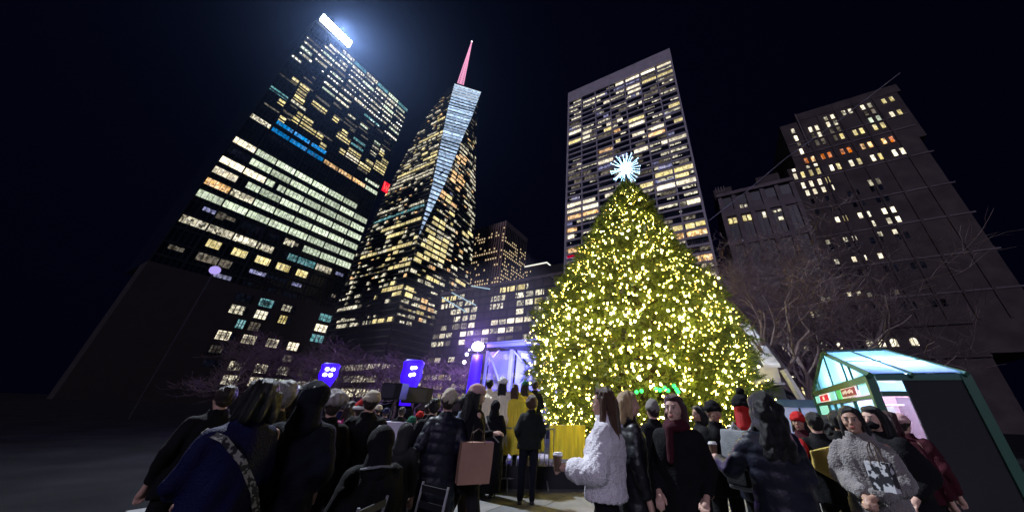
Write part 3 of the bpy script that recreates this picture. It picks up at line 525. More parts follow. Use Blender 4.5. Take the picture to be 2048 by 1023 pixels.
def needles(P, D, Ln, k=7):
    n = len(P); up = rng.normal(0, 1, (n, 3)); S = np.cross(D, up); S /= np.linalg.norm(S, axis=1)[:, None]; T = np.cross(D, S)
    V = np.empty((n, k, 3, 3)); 
    for j in range(k):
        t = .12+.8*j/(k-1); side = (-1)**j if j < k-1 else 0
        q = rng.uniform(-.7, .7, n)[:, None]; lat = S*np.cos(q)+T*np.sin(q)
        b = P+D*(t*Ln*.8)[:, None]; tipdir = D*.55+lat*side*.85+(.0 if side else .6)*D; tip = b+tipdir*(Ln*rng.uniform(.34, .55, n))[:, None]
        wv = np.cross(tipdir, T+S*.3); wv /= np.linalg.norm(wv, axis=1)[:, None]; w_ = (Ln*.085)[:, None]
        V[:, j, 0] = b-wv*w_; V[:, j, 1] = b+wv*w_; V[:, j, 2] = tip
    return V.reshape(-1, 3)
def trimesh(name, V):
    me = bpy.data.meshes.new(name); nv = len(V); nf = nv//3
    me.vertices.add(nv); me.vertices.foreach_set('co', V.astype(np.float32).ravel()); me.loops.add(nv); me.loops.foreach_set('vertex_index', np.arange(nv, dtype=np.int32))
    me.polygons.add(nf); me.polygons.foreach_set('loop_start', np.arange(0, nv, 3, dtype=np.int32)); me.polygons.foreach_set('loop_total', np.full(nf, 3, np.int32)); me.update(); return me
A = [sprays(19000, .86, 1.03, .27), sprays(9000, .6, .9, .34), sprays(3500, .25, .65, .45)]
V = np.concatenate([needles(*q) for q in A]); tag(obj('foliage', trimesh('foliage', V), 'needles', CT), kind='stuff')
br = MB()
for i in range(420):
    z = 14*(i/420)**1.25+.35; a = i*2.39996; r = float(radius(np.array(z), np.array(a % 6.283)))*.93
    d = TR_*math.cos(a)+TF*math.sin(a); br.tube([Vector((0, 0, z-.12*r)), d*r*.5+Vector((0, 0, z-.02*r)), d*r+Vector((0, 0, z+.06*r))], [.05, .03, .012], 4, False)
br.build('branches', 'bark', CT)['kind'] = 'stuff'
# string lights: bulbs near the surface
SL = thing('string_lights', 'warm yellow string lights wound all over the giant christmas tree', 'string lights', TC)
mat('bulb_warm', (1, .9, .6), .4, emit=(1.0, .74, .13), estr=76); mat('bulb_pale', (1, .95, .8), .4, emit=(1.0, .82, .30), estr=60); mat('bulb_green', (.1, 1, .3), .4, emit=(.02, 1, .12), estr=4)
nb = 5600; z, a = cone_samples(nb, .5, 14.0); f = rng.uniform(.84, 1.03, len(z)); r = radius(z, a)*f
front = np.sin(a) < .55; z, a, r = z[front], a[front], r[front]
BX = np.cos(a)*r; BY = np.sin(a)*r
def octa(rad): 
    m = MB(); m.ell((0, 0, 0), (rad, rad, rad*1.15), n=6, m=4); return m.mesh('bulb')
bm_ = [octa(.024), octa(.031), octa(.041)]; [m.materials.append(MATS['bulb_pale' if i == 2 else 'bulb_warm']) for i, m in enumerate(bm_)]
order = np.argsort(np.sin(a)*r+0.001*z); cnt = 0; rest = {'bulb_warm': MB(), 'bulb_pale': MB(), 'bulb_low': MB()}; mat('bulb_low', (1, .8, .4), .4, emit=(1, .66, .10), estr=14)
for i in order:
    p = TR_*float(BX[i])+TF*float(BY[i])+Vector((0, 0, float(z[i]))); s = random.choice((0, 0, 0, 0, 1, 1, 2))
    if cnt < 300: obj('bulb', bm_[s], None, SL, loc=p); cnt += 1
    else: rest['bulb_pale' if s == 2 else random.choice(('bulb_warm', 'bulb_warm', 'bulb_low'))].ell(p, ((.024, .031, .041)[s],)*3, n=4, m=2)
for k in rest: tag(rest[k].build('bulb', k, SL), kind='stuff')
# green lights low in the tree
GL = thing('green_lights', 'short row of green lights low on the front of the christmas tree', 'string lights', (0, 0, 0))
for x, y in ((1283, 781), (1312, 777), (1320, 779), (1329, 775), (1336, 780), (1348, 771), (1353, 778), (1273, 783), (1356, 783)):
    obj('green_bulb', (lambda m: (m.materials.append(MATS['bulb_green']), m)[1])(MB().ell((0, 0, 0), .055, n=8, m=6).mesh('green_bulb')), None, GL, loc=at(x, y, 10.35))
# star
STR = thing('star_topper', 'white spiky starburst light on top of the christmas tree', 'star', TC+Vector((0, 0, 15.3)))
mat('star_white', (.8, .9, 1), .4, emit=(.42, .74, 1), estr=4.5); mat('star_core', (.9, .95, 1), .4, emit=(.85, .95, 1), estr=22)
MB().ell((0, 0, 0), .27, n=12, m=8).build('core', 'star_core', STR); MB().tube([(0, 0, -1.35), (0, 0, 0)], .035, 6).build('pole', 'steel_dark', STR)
for i in range(44):
    zz_ = 1-2*(i+.5)/44; a_ = i*2.39996; d = Vector((math.sqrt(1-zz_*zz_)*math.cos(a_), math.sqrt(1-zz_*zz_)*math.sin(a_), zz_)); L_ = random.uniform(.9, 1.08)
    m = MB().tube([d*.2, d*L_], [.010, .007], 4)
    for k in range(7): m.ell(d*(.3+.115*k)*L_, (.020+.006*(k%2)) if k < 6 else .036, n=5, m=4)
    m.build('ray', 'star_white', STR)
# ================================================================ BARE TREES
mat('plane_bark', (.24, .185, .17), .9, noise=.35, nscale=2.5); mat('twig', (.13, .090, .095), .9)
def bare_tree(loc, h, label, seed, spread=1.0, twigr=.012, trunk=None, levels=5, group=None, base_r=None, lean=(0, 0), first=.3):
    rd = random.Random(seed); T = thing('bare_tree', label, 'tree', loc, group=group); tr, bh, tw = MB(), MB(), MB()
    br_ = base_r or h*.016
    def grow(p, d, L, r, lv):
        n = 4 if lv < 3 else 3; pts = [p]; rad = [r]; q = p.copy(); dd = d.copy()
        for i in range(n):
            dd = (dd+Vector((rd.gauss(0, .22), rd.gauss(0, .22), rd.gauss(.05, .15)))).normalized(); q = q+dd*(L/n); pts.append(q.copy()); rad.append(max(r*(1-.5*(i+1)/n), twigr*.5))
        (tr if lv == 0 else bh if lv < 3 else tw).tube(pts, rad, 7 if lv == 0 else 5 if lv < 3 else 3, False)
        if lv >= levels: return
        kids = rd.choice((3, 4, 5)) if lv else 6
        for k in range(kids):
            i = rd.choice((1, 2, 3, 4)[:n]) if k else n; i = min(i, len(pts)-1) if lv else max(2, min(n, int(1+n*(k+1)/kids)))
            ax = Vector((rd.gauss(0, 1), rd.gauss(0, 1), rd.gauss(.15, .5))).normalized(); nd = (dd*(.75)+ax*(.85*spread)).normalized()
            if nd.z < -.25: nd.z *= -.5
            grow(pts[i], nd, L*rd.uniform(.58, .85), max(rad[i]*rd.uniform(.5, .72), twigr*.6), lv+1)
    grow(Vector((0, 0, -.1)), Vector((lean[0], lean[1], 1)).normalized(), h*first, br_, 0)
    tr.build('trunk', 'plane_bark', T, True); bh.build('branches', 'plane_bark', T)['kind'] = 'stuff'; tw.build('twigs', 'twig', T)['kind'] = 'stuff'
    return T
lt = [(455, 780, 33, 10), (560, 775, 36, 11), (640, 775, 31, 9.5), (715, 775, 38, 11), (762, 775, 30, 9), (842, 775, 34, 10.5), (905, 775, 29, 9), (935, 772, 40, 12.5), (1010, 772, 42, 12.5), (1062, 775, 46, 13), (800, 776, 48, 13.5), (680, 776, 50, 14)]
for i, (x, y, D, h) in enumerate(lt):
    p = at(x, y, D); bare_tree((p.x, p.y, 0), h, ['', ][0] or 'bare tree in the row behind the crowd, %s' % ['at the left picture edge', 'behind the blue jacket', 'beside the leftmost blue lamp', 'right of the leftmost blue lamp', 'above the turned loudspeaker', 'beside the middle blue lamp', 'behind the cream beanie', 'left of the glowing blue column', 'behind the stage canopy corner', 'behind the canopy near the big tree', 'farther back over the black loudspeaker', 'farther back over the white fur hat'][i], 100+i, 1.15, .018, levels=5, group='bare trees behind the crowd', first=.26)
rt = [(1665, 830, 31, 18, 1.0), (1712, 835, 22, 15.5, 1.0), (1500, 830, 36, 19, 1.0), (1790, 838, 30, 19, 1.0), (1660, 835, 40, 22, 1.0)]
for i, (x, y, D, h, s) in enumerate(rt):
    p = at(x, y, D); bare_tree((p.x, p.y, 0), h, 'large bare plane tree against the stone towers, %s' % ['left of the market kiosk', 'rising behind the kiosk roof', 'nearest the christmas tree', 'at the right picture edge', 'farthest back of the group'][i], 300+i*7, s, .012, levels=6 if i in (1, 2) else 5, group='plane trees at the right', base_r=h*.021, first=.34, lean=(-.55 if i == 1 else 0, 0))
# ================================================================ STAGE
mat('truss', (.45, .47, .75), .5, metal=.3); mat('canopy_film', (.55, .58, .95), .5, alpha=.5); mat('stage_wall', (.50, .55, .95), .6)
cy = 19.2; SC = thing('stage_canopy', 'blue lit stage canopy frame with clear panels behind the choir', 'stage', (-13, cy, 0))
def SCp(mb, name, m, kind=None):
    o = mb.build(name, m, SC); o.matrix_parent_inverse = Matrix.Translation((13, -cy, 0)); return tag(o, kind=kind)
SCp(MB().box(-16.1, -8.6, cy-.10, cy+.10, 5.68, 5.92), 'top_beam', 'truss')
SCp(MB().box(-13.9, -13.68, cy-.1, cy+.1, .9, 5.42), 'post', 'truss'); SCp(MB().box(-12.2, -12.0, cy+1.2, cy+1.4, .9, 5.4), 'post', 'truss'); SCp(MB().box(-16.1, -15.95, cy-.08, cy+.08, .9, 5.42), 'post', 'truss')
SCp(MB().tube([(-15.9, cy, 5.3), (-14.0, cy, 2.2)], .10, 6), 'brace', 'truss'); SCp(MB().tube([(-13.6, cy, 5.3), (-12.3, cy+.8, 3.8), (-9, cy, 5.4)], .07, 6), 'brace', 'truss')
SCp(MB().tube([(-15.9, cy, 4.4), (-14.9, cy, 5.4)], .07, 6), 'brace', 'truss')
SCp(MB().quad((-16, cy+.3, .9), (-13.7, cy+.3, .9), (-13.7, cy+.3, 5.4), (-16, cy+.3, 5.4)), 'clear_panel', 'canopy_film'); SCp(MB().quad((-13.5, cy+.3, .9), (-12.2, cy+1.2, .9), (-12.2, cy+1.2, 5.4), (-13.5, cy+.3, 5.4)), 'clear_panel', 'canopy_film')
SCp(MB().box(-11.9, -7.5, cy+1.4, cy+1.5, .9, 4.5), 'back_wall', 'stage_wall'); SCp(MB().box(-11.9, -8.6, cy+1.1, cy+1.4, 4.5, 4.75), 'wall_beam', 'truss'); SCp(MB().box(-17, -7.4, cy-.6, cy+3, 0, .9), 'stage_floor', 'roof_dark')
SCp(MB().box(-16.1, -8.6, cy-.3, cy+3, 5.96, 6.0), 'roof_panel', 'canopy_film')
lamp('stage_blue_wash', 'POINT', (-12.6, cy-1.6, 4.2), 1500, (.22, .22, 1.0), shadow_soft_size=.4)
lamp('stage_blue_wash', 'POINT', (-10.6, cy-.2, 3.6), 650, (.28, .28, 1.0), shadow_soft_size=.4)
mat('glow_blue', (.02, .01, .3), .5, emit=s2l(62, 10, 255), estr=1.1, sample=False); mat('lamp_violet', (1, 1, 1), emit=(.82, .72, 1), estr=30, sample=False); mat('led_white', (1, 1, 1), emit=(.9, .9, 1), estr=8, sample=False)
TW = thing('blue_lighting_tower', 'glowing blue wrapped lighting tower topped by a brilliant violet white lamp beside the stage canopy', 'lighting tower', (STAGE[0], STAGE[1], 0))
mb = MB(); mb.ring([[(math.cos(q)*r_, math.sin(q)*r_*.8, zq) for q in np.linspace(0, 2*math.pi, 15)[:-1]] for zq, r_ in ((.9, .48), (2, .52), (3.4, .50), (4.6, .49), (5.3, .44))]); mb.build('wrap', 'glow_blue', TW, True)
MB().box(-.5, .5, -.5, .5, 0, .9).build('base', 'roof_dark', TW)
MB().ell((0, -.1, 5.95), (.52, .4, .36), n=16, m=10).build('lamp_head', 'lamp_violet', TW, True); MB().tube([(0, 0, 5.2), (0, 0, 5.7)], .08).build('yoke', 'steel_dark', TW)
for x, zq, rq in ((-1.15, 5.4, .13), (-.95, 5.75, .08), (-1.3, 4.8, .14)): MB().ell((x, 0, zq), rq, n=8, m=6).build('small_lamp', 'led_white', TW)
MB().tube([(-1.3, 0, 4.8), (-1.0, 0, 5.7), (-.2, 0, 5.8)], .04, 5).build('side_bar', 'steel_dark', TW)
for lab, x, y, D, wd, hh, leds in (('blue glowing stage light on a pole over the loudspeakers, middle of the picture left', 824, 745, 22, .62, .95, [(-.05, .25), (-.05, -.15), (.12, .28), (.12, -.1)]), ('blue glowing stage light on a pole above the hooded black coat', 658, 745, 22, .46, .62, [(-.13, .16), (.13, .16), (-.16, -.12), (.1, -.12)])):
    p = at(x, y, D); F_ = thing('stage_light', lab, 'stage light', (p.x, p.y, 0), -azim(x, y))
    MB().ring([[(math.cos(q)*r_*wd, math.sin(q)*r_*.25, p.z+zq*hh) for q in np.linspace(0, 2*math.pi, 17)[:-1]] for zq, r_ in ((-1.9, .50), (-1.2, .55), (-.6, .82), (-.2, .98), (.3, .9), (.62, 1), (.8, .72))]).build('glow_body', 'glow_blue', F_, True)  # blue glow around the LEDs built as a solid glowing shape
    MB().tube([(0, 0, 0), (0, 0, p.z-hh)], .07, 6).build('pole', 'steel_dark', F_)
    for a_, b_ in leds: MB().ell((a_, -.34, p.z+b_), (.1, .05, .09), n=10, m=6).build('lamp', 'led_white', F_)
# small violet lamp at the left edge
p = at(430, 540, 40); VL = thing('violet_lamp', 'violet lamp glowing at the far left picture edge before the glass tower', 'lamp', (p.x, p.y, 0))
MB().ell((0, 0, p.z), .38, n=12, m=8).build('globe', mat('violet_lamp', (0, 0, 0), emit=s2l(190, 170, 255), estr=.9, sample=False), VL, True); MB().tube([(0, 0, 0), (0, 0, p.z-.3)], .05, 6).build('pole', 'roof_dark', VL)
# loudspeakers
mat('speaker_black', (.012, .012, .016), .5); mat('grille', (.03, .03, .045), .6, bump=.4, bscale=120)
for lab, x, y, D, wd, hh, rz in (('black loudspeaker box on a stand, right one of two, facing the crowd', 833, 790, 15, 1.15, .58, 8), ('black loudspeaker box on a stand, left one of two, turned sideways', 792, 782, 14, .85, .55, -38)):
    p = at(x, y, D); S_ = thing('loudspeaker', lab, 'loudspeaker', (p.x, p.y, 0), -azim(x, y)+R(rz))
    MB().ring([[(x0*wd/2, -.25, p.z+z0*hh/2), ][0:1]+[(x0*wd/2*.8, .35, p.z+z0*hh/2*.8)] for x0, z0 in ((-1, -1), (1, -1), (1, 1), (-1, 1))], False)
    b = bmesh.new(); bmesh.ops.create_cube(b, size=1); bmesh.ops.scale(b, vec=(wd, .6, hh), verts=b.verts); 
    for v in b.verts:
        if v.co.y > 0: v.co.x *= .7
    bmesh.ops.bevel(b, geom=b.edges[:], offset=.025, segments=2, affect='EDGES'); me = bpy.data.meshes.new('cabinet'); b.to_mesh(me); b.free(); obj('cabinet', me, 'speaker_black', S_, loc=(0, 0, p.z))
    MB().box(-wd/2+.05, wd/2-.25, -.325, -.303, p.z-hh/2+.05, p.z+hh/2-.05).build('grille', 'grille', S_); MB().tube([(0, 0, 0), (0, 0, p.z-hh/2)], .03, 6).build('pole', 'steel_dark', S_)
    for k in range(3): MB().tube([(0, 0, .6), (math.cos(k*2.09)*.5, math.sin(k*2.09)*.5, .01)], .018, 5).build('leg', 'steel_dark', S_)
# white-clothed table
p = at(787, 842, 8.6); WT = thing('covered_table', 'small table under a pale lilac cloth behind the seated people', 'table', (p.x, p.y, 0), -azim(787, 842))
mat('white_cloth', (.62, .60, .72), .8, bump=.3, bscale=14)
mb = MB()
def rectsec(w_, d_, z, wob): return [(x*w_/2*(1+random.uniform(-wob, wob)), y*d_/2*(1+random.uniform(-wob, wob)), z) for x, y in ((-1, -1), (-.5, -1), (0, -1), (.5, -1), (1, -1), (1, 0), (1, 1), (0, 1), (-1, 1), (-1, 0))]
mb.ring([rectsec(.95, .6, .05, .06), rectsec(.88, .55, .5, .04), rectsec(.8, .5, p.z-.02, 0), rectsec(.78, .48, p.z, 0)]).build('cloth', 'white_cloth', WT)
for x in (-.3, .3):
    for y in (-.18, .18): MB().tube([(x, y, 0), (x, y, p.z-.05)], .02, 6).build('leg', 'steel_dark', WT)
# barricade in front of the choir, yellow cloth barrier
mat('galv', (.45, .45, .48), .4, metal=.7); mat('yellow_cloth', (.86, .74, .06), .75, noise=.12, nscale=2, bump=.5, bscale=12, stretch=(3, 3, .5))
def barricade(a, b, z0, z1, n, lab):
    a = Vector(a); b = Vector(b); B = thing('crowd_barrier', lab, 'barrier', a); d = b-a; L_ = d.length; d.normalize()
    P = lambda t, z: d*(t*L_)+Vector((0, 0, z))
    MB().tube([P(0, z0), P(0, z1), P(1, z1), P(1, z0), P(0, z0)], .021, 6).build('frame', 'galv', B)
    for i in range(1, n): MB().tube([P(i/n, z0), P(i/n, z1)], .009, 5).build('bar', 'galv', B)
    pr_ = Vector((-d.y, d.x, 0))
    for t in (.12, .88): MB().tube([P(t, z0)-pr_*.3+Vector((0, 0, -z0+.02)), P(t, z0), P(t, z0)+pr_*.3+Vector((0, 0, -z0+.02))], .018, 5).build('foot', 'galv', B)
    return B
p1 = at(1003, 940, 7.9); p2 = at(1052, 948, 8.05)
barricade((p1.x, p1.y, 0), (p2.x+.5, p2.y+.28, 0), .2, 1.12, 11, 'grey metal crowd barrier of thin bars below the gold robed choir')
p3_ = Vector((-5.02, 9.3, 0)); p4 = Vector((-4.45, 10.6, 0))
YB_ = thing('yellow_cloth_barrier', 'crowd barrier draped with a bright yellow cloth left of the fluffy white coat', 'barrier', p3_)
d = p4-p3_; secs = []
mb = MB(); n = 26
def cl(t, z, o): q = d*t+Vector((d.y, -d.x, 0)).normalized()*(.035*math.sin(t*47)*(.4+.6*(1-z))+.02*math.sin(t*23+z*3)+o); return (q.x, q.y, z)
for o in (0.02, -.03):
    for i in range(n):
        for j in range(6): mb.quad(cl(i/n, .02+j*.182, o), cl((i+1)/n, .02+j*.182, o), cl((i+1)/n, .02+(j+1)*.182, o), cl(i/n, .02+(j+1)*.182, o))
mb.build('cloth', 'yellow_cloth', YB_, True); MB().tube([(0, 0, .1), (0, 0, 1.1), tuple(d+Vector((0, 0, 1.1))), tuple(d+Vector((0, 0, .1)))], .02, 6).build('frame', 'galv', YB_)
for t in (.1, .9): MB().tube([tuple(d*t+Vector((-.3, .1, .01))), tuple(d*t+Vector((0, 0, .12))), tuple(d*t+Vector((.3, -.1, .01)))], .016, 5).build('foot', 'steel_dark', YB_)
# choir riser
rs = at(1020, 850, 8.4); RS = MB().box(-2.2, 2.2, -.5, .7, 0, .42).build('choir_riser', 'roof_dark'); RS.location = (rs.x, rs.y, 0); RS.rotation_euler = (0, 0, -azim(1020, 850)); tag(RS, 'low dark platform the gold robed choir stands on', 'platform')
# ================================================================ MARKET STALLS
mat('kiosk_green', (.035, .11, .075), .45, metal=.2); mat('glaze_blue', (.36, .60, .95), .35)
def glaze(name, c, tr=.25, em=.0):
    m = bpy.data.materials.new(name); m.use_nodes = True; nt = m.node_tree; N = nt.nodes; N.clear(); L = nt.links
    o = N.new('ShaderNodeOutputMaterial'); a = N.new('ShaderNodeBsdfTranslucent'); b = N.new('ShaderNodeBsdfTransparent'); g_ = N.new('ShaderNodeBsdfGlossy'); m1 = N.new('ShaderNodeMixShader'); m2 = N.new('ShaderNodeMixShader')
    a.inputs[0].default_value = (*c, 1); b.inputs[0].default_value = (*[min(1, x*1.2) for x in c], 1); g_.inputs['Roughness'].default_value = .15; m1.inputs[0].default_value = tr; m2.inputs[0].default_value = .06
    L.new(a.outputs[0], m1.inputs[1]); L.new(b.outputs[0], m1.inputs[2]); L.new(m1.outputs[0], m2.inputs[1]); L.new(g_.outputs[0], m2.inputs[2]); L.new(m2.outputs[0], o.inputs[0]); MATS[name] = m; return m
glaze('glaze_roof', (.26, .50, .98), .12); glaze('glaze_wall', (.42, .80, .92), .35); glaze('glaze_pink', (.9, .7, .85), .85)
KX, KY0, KY1, KE, KR = 2.65, 9.2, 14.95, 2.36, 3.28; KM = (KY0+KY1)/2; KXE = 4.05
K = thing('market_kiosk', 'green framed glass market kiosk glowing blue inside at the right edge', 'kiosk', (KX, KM, 0))
def KP(mb, name, m, kind=None, smooth=False):
    o = mb.build(name, m, K, smooth); o.matrix_parent_inverse = Matrix.Translation((-KX, -KM, 0)); return tag(o, kind=kind)
for y in (KY0, KY1): KP(MB().box(KX-.07, KX+.07, y-.07, y+.07, 0, KE), 'post', 'kiosk_green'); KP(MB().box(KXE-.07, KXE+.07, y-.07, y+.07, 0, KE), 'post', 'kiosk_green')
for y in (KY0+1.5, KY0+2.7, KY0+3.4, KY1-1.6): KP(MB().box(KX-.04, KX+.04, y-.045, y+.045, 0, 2.02), 'post', 'kiosk_green')
KP(MB().box(KX-.06, KX+.06, KY0+.08, KY1-.08, KE-.12, KE+.02), 'gable_beam', 'kiosk_green'); KP(MB().box(KX-.05, KX+.05, KY0+.08, KY1-.08, 1.93, 2.0), 'sign_rail', 'kiosk_green')
for s_, y in ((1, KY0), (-1, KY1)):
    for x in (KX, KX+.65, KXE): KP(MB().tube([(x, y-s_*.12, KE+.0), (x, KM, KR)], .065 if x == KX else .045, 4), 'rafter', 'kiosk_green')
    KP(MB().box(KX+.09, KXE, y-.05, y+.05, KE-.1, KE+.02), 'eave_beam', 'kiosk_green')
    KP(MB().quad((KX+.02, y-s_*.1, KE+.03), (KXE, y-s_*.1, KE+.03), (KXE, KM, KR+.02), (KX+.02, KM, KR+.02)), 'roof_pane', 'glaze_roof')
    KP(MB().box(KX+.05, KXE, (y*.55+KM*.45)-.02, (y*.55+KM*.45)+.02, KE+.43, KE+.47), 'purlin', 'kiosk_green')
KP(MB().box(KX+.07, KXE, KM-.05, KM+.05, KR-.05, KR+.06), 'ridge', 'kiosk_green')
gy = [KY0+.1, KY0+1.0, KY0+1.45, KM, KY1-1.15, KY1-.75, KY1-.1]
hz_ = lambda y: KE+(KR-KE)*(1-abs(y-KM)/(KM-KY0))
for a_, b_ in zip(gy[:-1], gy[1:]):
    KP(MB().poly([(KX, a_, KE+.02), (KX, b_, KE+.02), (KX, b_, hz_(b_)-.03), (KX, a_, hz_(a_)-.03)]), 'gable_pane', 'glaze_wall')
for y in gy[1:-1]: KP(MB().box(KX-.035, KX+.02, y-.022, y+.022, KE, hz_(y)), 'gable_bar', 'kiosk_green')
mat('sign_crimson', (.55, .005, .05), .5, emit=s2l(205, 10, 60), estr=.7, sample=False); mat('sign_maroon', (.18, .02, .04), .5, emit=s2l(110, 25, 50), estr=.7, sample=False); mat('sign_white', (.8, .8, .8), .5, emit=s2l(225, 200, 210), estr=.7, sample=False); mat('panel_green', (.05, .6, .25), .5, emit=s2l(60, 190, 110), estr=.6, sample=False); mat('panel_teal', (.3, .7, .7), .5, emit=s2l(130, 215, 220), estr=.75, sample=False)
def KS(y0, y1, z0, z1, m, nm, dx=0): KP(MB().box(KX-.03-dx, KX-.01, y0, y1, z0, z1), nm, m)
KS(14.3, 14.85, 2.02, 2.22, 'panel_teal', 'sign_panel'); KS(12.9, 14.15, 2.02, 2.24, 'sign_white', 'sign_panel', .005); KS(12.97, 14.08, 2.04, 2.2, 'sign_crimson', 'sign_panel', .02); KS(13.42, 13.6, 2.07, 2.17, 'sign_white', 'sign_emblem', .03)
KS(12.15, 12.8, 2.02, 2.24, 'panel_teal', 'sign_panel'); KS(11.55, 11.95, 2.02, 2.24, 'panel_green', 'sign_panel'); KS(10.15, 11.45, 2.02, 2.25, 'sign_white', 'sign_panel', .005); KS(10.22, 11.4, 2.05, 2.22, 'sign_maroon', 'sign_panel', .02); KS(9.35, 9.98, 2.02, 2.25, 'panel_teal', 'sign_panel')
for i in range(7): KS(11.25-i*.13-.07, 11.25-i*.13, 2.10+.02*(i % 2), 2.16+.015*(i % 3), 'sign_white', 'sign_lettering', .028)
KP(MB().quad((KX+.01, 13.4, .3), (KX+.01, 14.85, .3), (KX+.01, 14.85, 1.92), (KX+.01, 13.4, 1.92)), 'wall_pane', 'panel_teal'); KP(MB().quad((KX+.02, KY0+.1, .9), (KX+.02, 13.3, .9), (KX+.02, 13.3, 1.92), (KX+.02, KY0+.1, 1.92)), 'wall_pane', 'glaze_wall')
for i, y in enumerate((9.5, 10.3, 11.1, 11.7)): KP(MB().box(KX+.3, KX+.36, y, y+.55, 1.3, 1.8), 'poster', ('sign_white', 'sign_maroon')[i % 2])
KP(MB().box(KXE-.05, KXE, KY0+.1, KY1-.1, .05, KE), 'end_wall', 'roof_dark'); KP(MB().box(KX+.09, 3.14, KY0-.06, KY0+.06, 1.96, 2.06), 'window_rail', 'kiosk_green'); KP(MB().quad((KX+.1, KY0, 2.06), (3.14, KY0, 2.06), (3.14, KY0, KE-.1), (KX+.1, KY0, KE-.1)), 'transom_pane', 'glaze_wall'); KP(MB().box(3.15, KXE-.06, KY0-.03, KY0+.03, .05, KE-.1), 'added_shutter', 'roof_dark')  # unseen shutter added to keep the kiosk's bright end bay dark
KP(MB().quad((KX+.1, KY0, .95), (3.14, KY0, .95), (3.14, KY0, 1.95), (KX+.1, KY0, 1.95)), 'window_pane', 'glaze_pink'); KP(MB().box(KX+.1, 3.14, KY0-.25, KY0+.3, .85, .95), 'counter', 'kiosk_green'); KP(MB().box(KX+.1, 3.14, KY0-.03, KY0+.03, .05, .85), 'counter_front', 'kiosk_green')
KP(MB().box(KX+.4, KXE, KM+.5, KM+.6, .1, 2.3), 'back_shelf_wall', mat('interior_pink', (.75, .4, .6), .7, noise=.3, nscale=3)); 
for i in range(4): KP(MB().box(KX+.5, KXE, KM+.1, KM+.48, .7+i*.4, .73+i*.4), 'shelf', 'sign_white')
KP(MB().tube([(KX+.5, 10.9, 2.5), (KXE-.1, 10.9, 2.5)], .05, 6), 'tube_light', EM('tube_white', (.85, .95, 1), 14, False)); KP(MB().tube([(KX+.5, 9.7, 2.3), (KX+.5, 11.3, 2.5)], .04, 6), 'tube_light', 'tube_white')
lamp('kiosk_light', 'POINT', (KX+.8, 10.6, 2.5), 230, (.55, .78, 1), shadow_soft_size=.25); lamp('kiosk_light', 'POINT', (KX+.7, 12.6, 2.55), 130, (.55, .80, 1), shadow_soft_size=.25); lamp('kiosk_pink_light', 'POINT', (KX+.8, 10.4, 1.7), 120, (1, .5, .8), shadow_soft_size=.3)
# second, blue stall behind
p = at(1600, 800, 18); B2 = thing('blue_stall', 'low blue roofed stall with a pale lit wall between the white tent and the kiosk', 'stall', (p.x, p.y, 0), -azim(1600, 800))
MB().box(-1.3, 1.2, 0, 2.4, 0, 1.95).build('wall', mat('stall_lilac', (.5, .55, .8), .6, emit=s2l(120, 140, 200), estr=.35, sample=False), B2); MB().prism([(-1.4, -.1, 1.95), (1.35, -.1, 1.95), (1.15, -.1, 2.25), (-1.3, -.1, 2.25)], (0, 2.6, 0)).build('roof', mat('stall_blue', (.06, .14, .32), .5), B2)
for x in (-.75, -.1, .9): MB().box(x-.04, x+.04, -.05, -.005, 0, 1.94).build('post', 'steel_dark', B2)
MB().box(-1.25, -.8, -.04, -.004, 1.25, 1.5).box(-1.25, -.8, -.04, -.004, 1.6, 1.8).build('window', 'panel_teal', B2)
# white pavilion tent
mat('tent_white', (.80, .82, .86), .5); mat('tent_dark', (.05, .055, .06), .35)
P1 = Vector((1.98, 24.5, 7.1)); P2 = Vector((2.25, 18.0, 3.6)); WX = -6
TT = thing('white_pavilion', 'large white framed pavilion with a sloping dark roof behind the right of the christmas tree', 'tent', (0, 18, 0))
def TP(mb, name, m): o = mb.build(name, m, TT); o.matrix_parent_inverse = Matrix.Translation((0, -18, 0)); return o
TP(MB().prism([P1, P2, P2+Vector((-.65, 0, 0)), P1+Vector((-.5, 0, 0))], (0, .05, .14)), 'rake_beam', 'tent_white'); TP(MB().prism([P1, P2, P2+Vector((.28, .2, -.1)), P1+Vector((.2, .2, -.1))], (0, .02, .03)), 'rake_flashing', 'galv')
TP(MB().box(WX, 1.85, 24.4, 24.7, 7.0, 7.25), 'ridge_beam', 'tent_white'); TP(MB().prism([P1+Vector((-.5, 0, -.02)), P2+Vector((-.65, 0, -.02)), Vector((WX, 18, 3.58)), Vector((WX, 24.5, 7.08))], (0, 0, -.05)), 'roof_panel', 'tent_dark')
TP(MB().box(WX, 2.1, 17.9, 18.0, 2.95, 3.62), 'fascia', 'tent_white'); TP(MB().box(WX, 2.2, 17.8, 18.1, 2.85, 2.94), 'fascia_trim', 'galv'); TP(MB().tube([(2.3, 18, 3.5), (2.75, 18.1, 2.0), (2.9, 18.1, .0)], .16, 6), 'leg', 'tent_white')
TP(MB().box(1.0, 1.35, 18.2, 18.5, 0, 2.9), 'post', 'tent_white'); TP(MB().box(WX, 2.2, 18.4, 24, 0.02, 2.8), 'inner_wall', 'tent_dark')
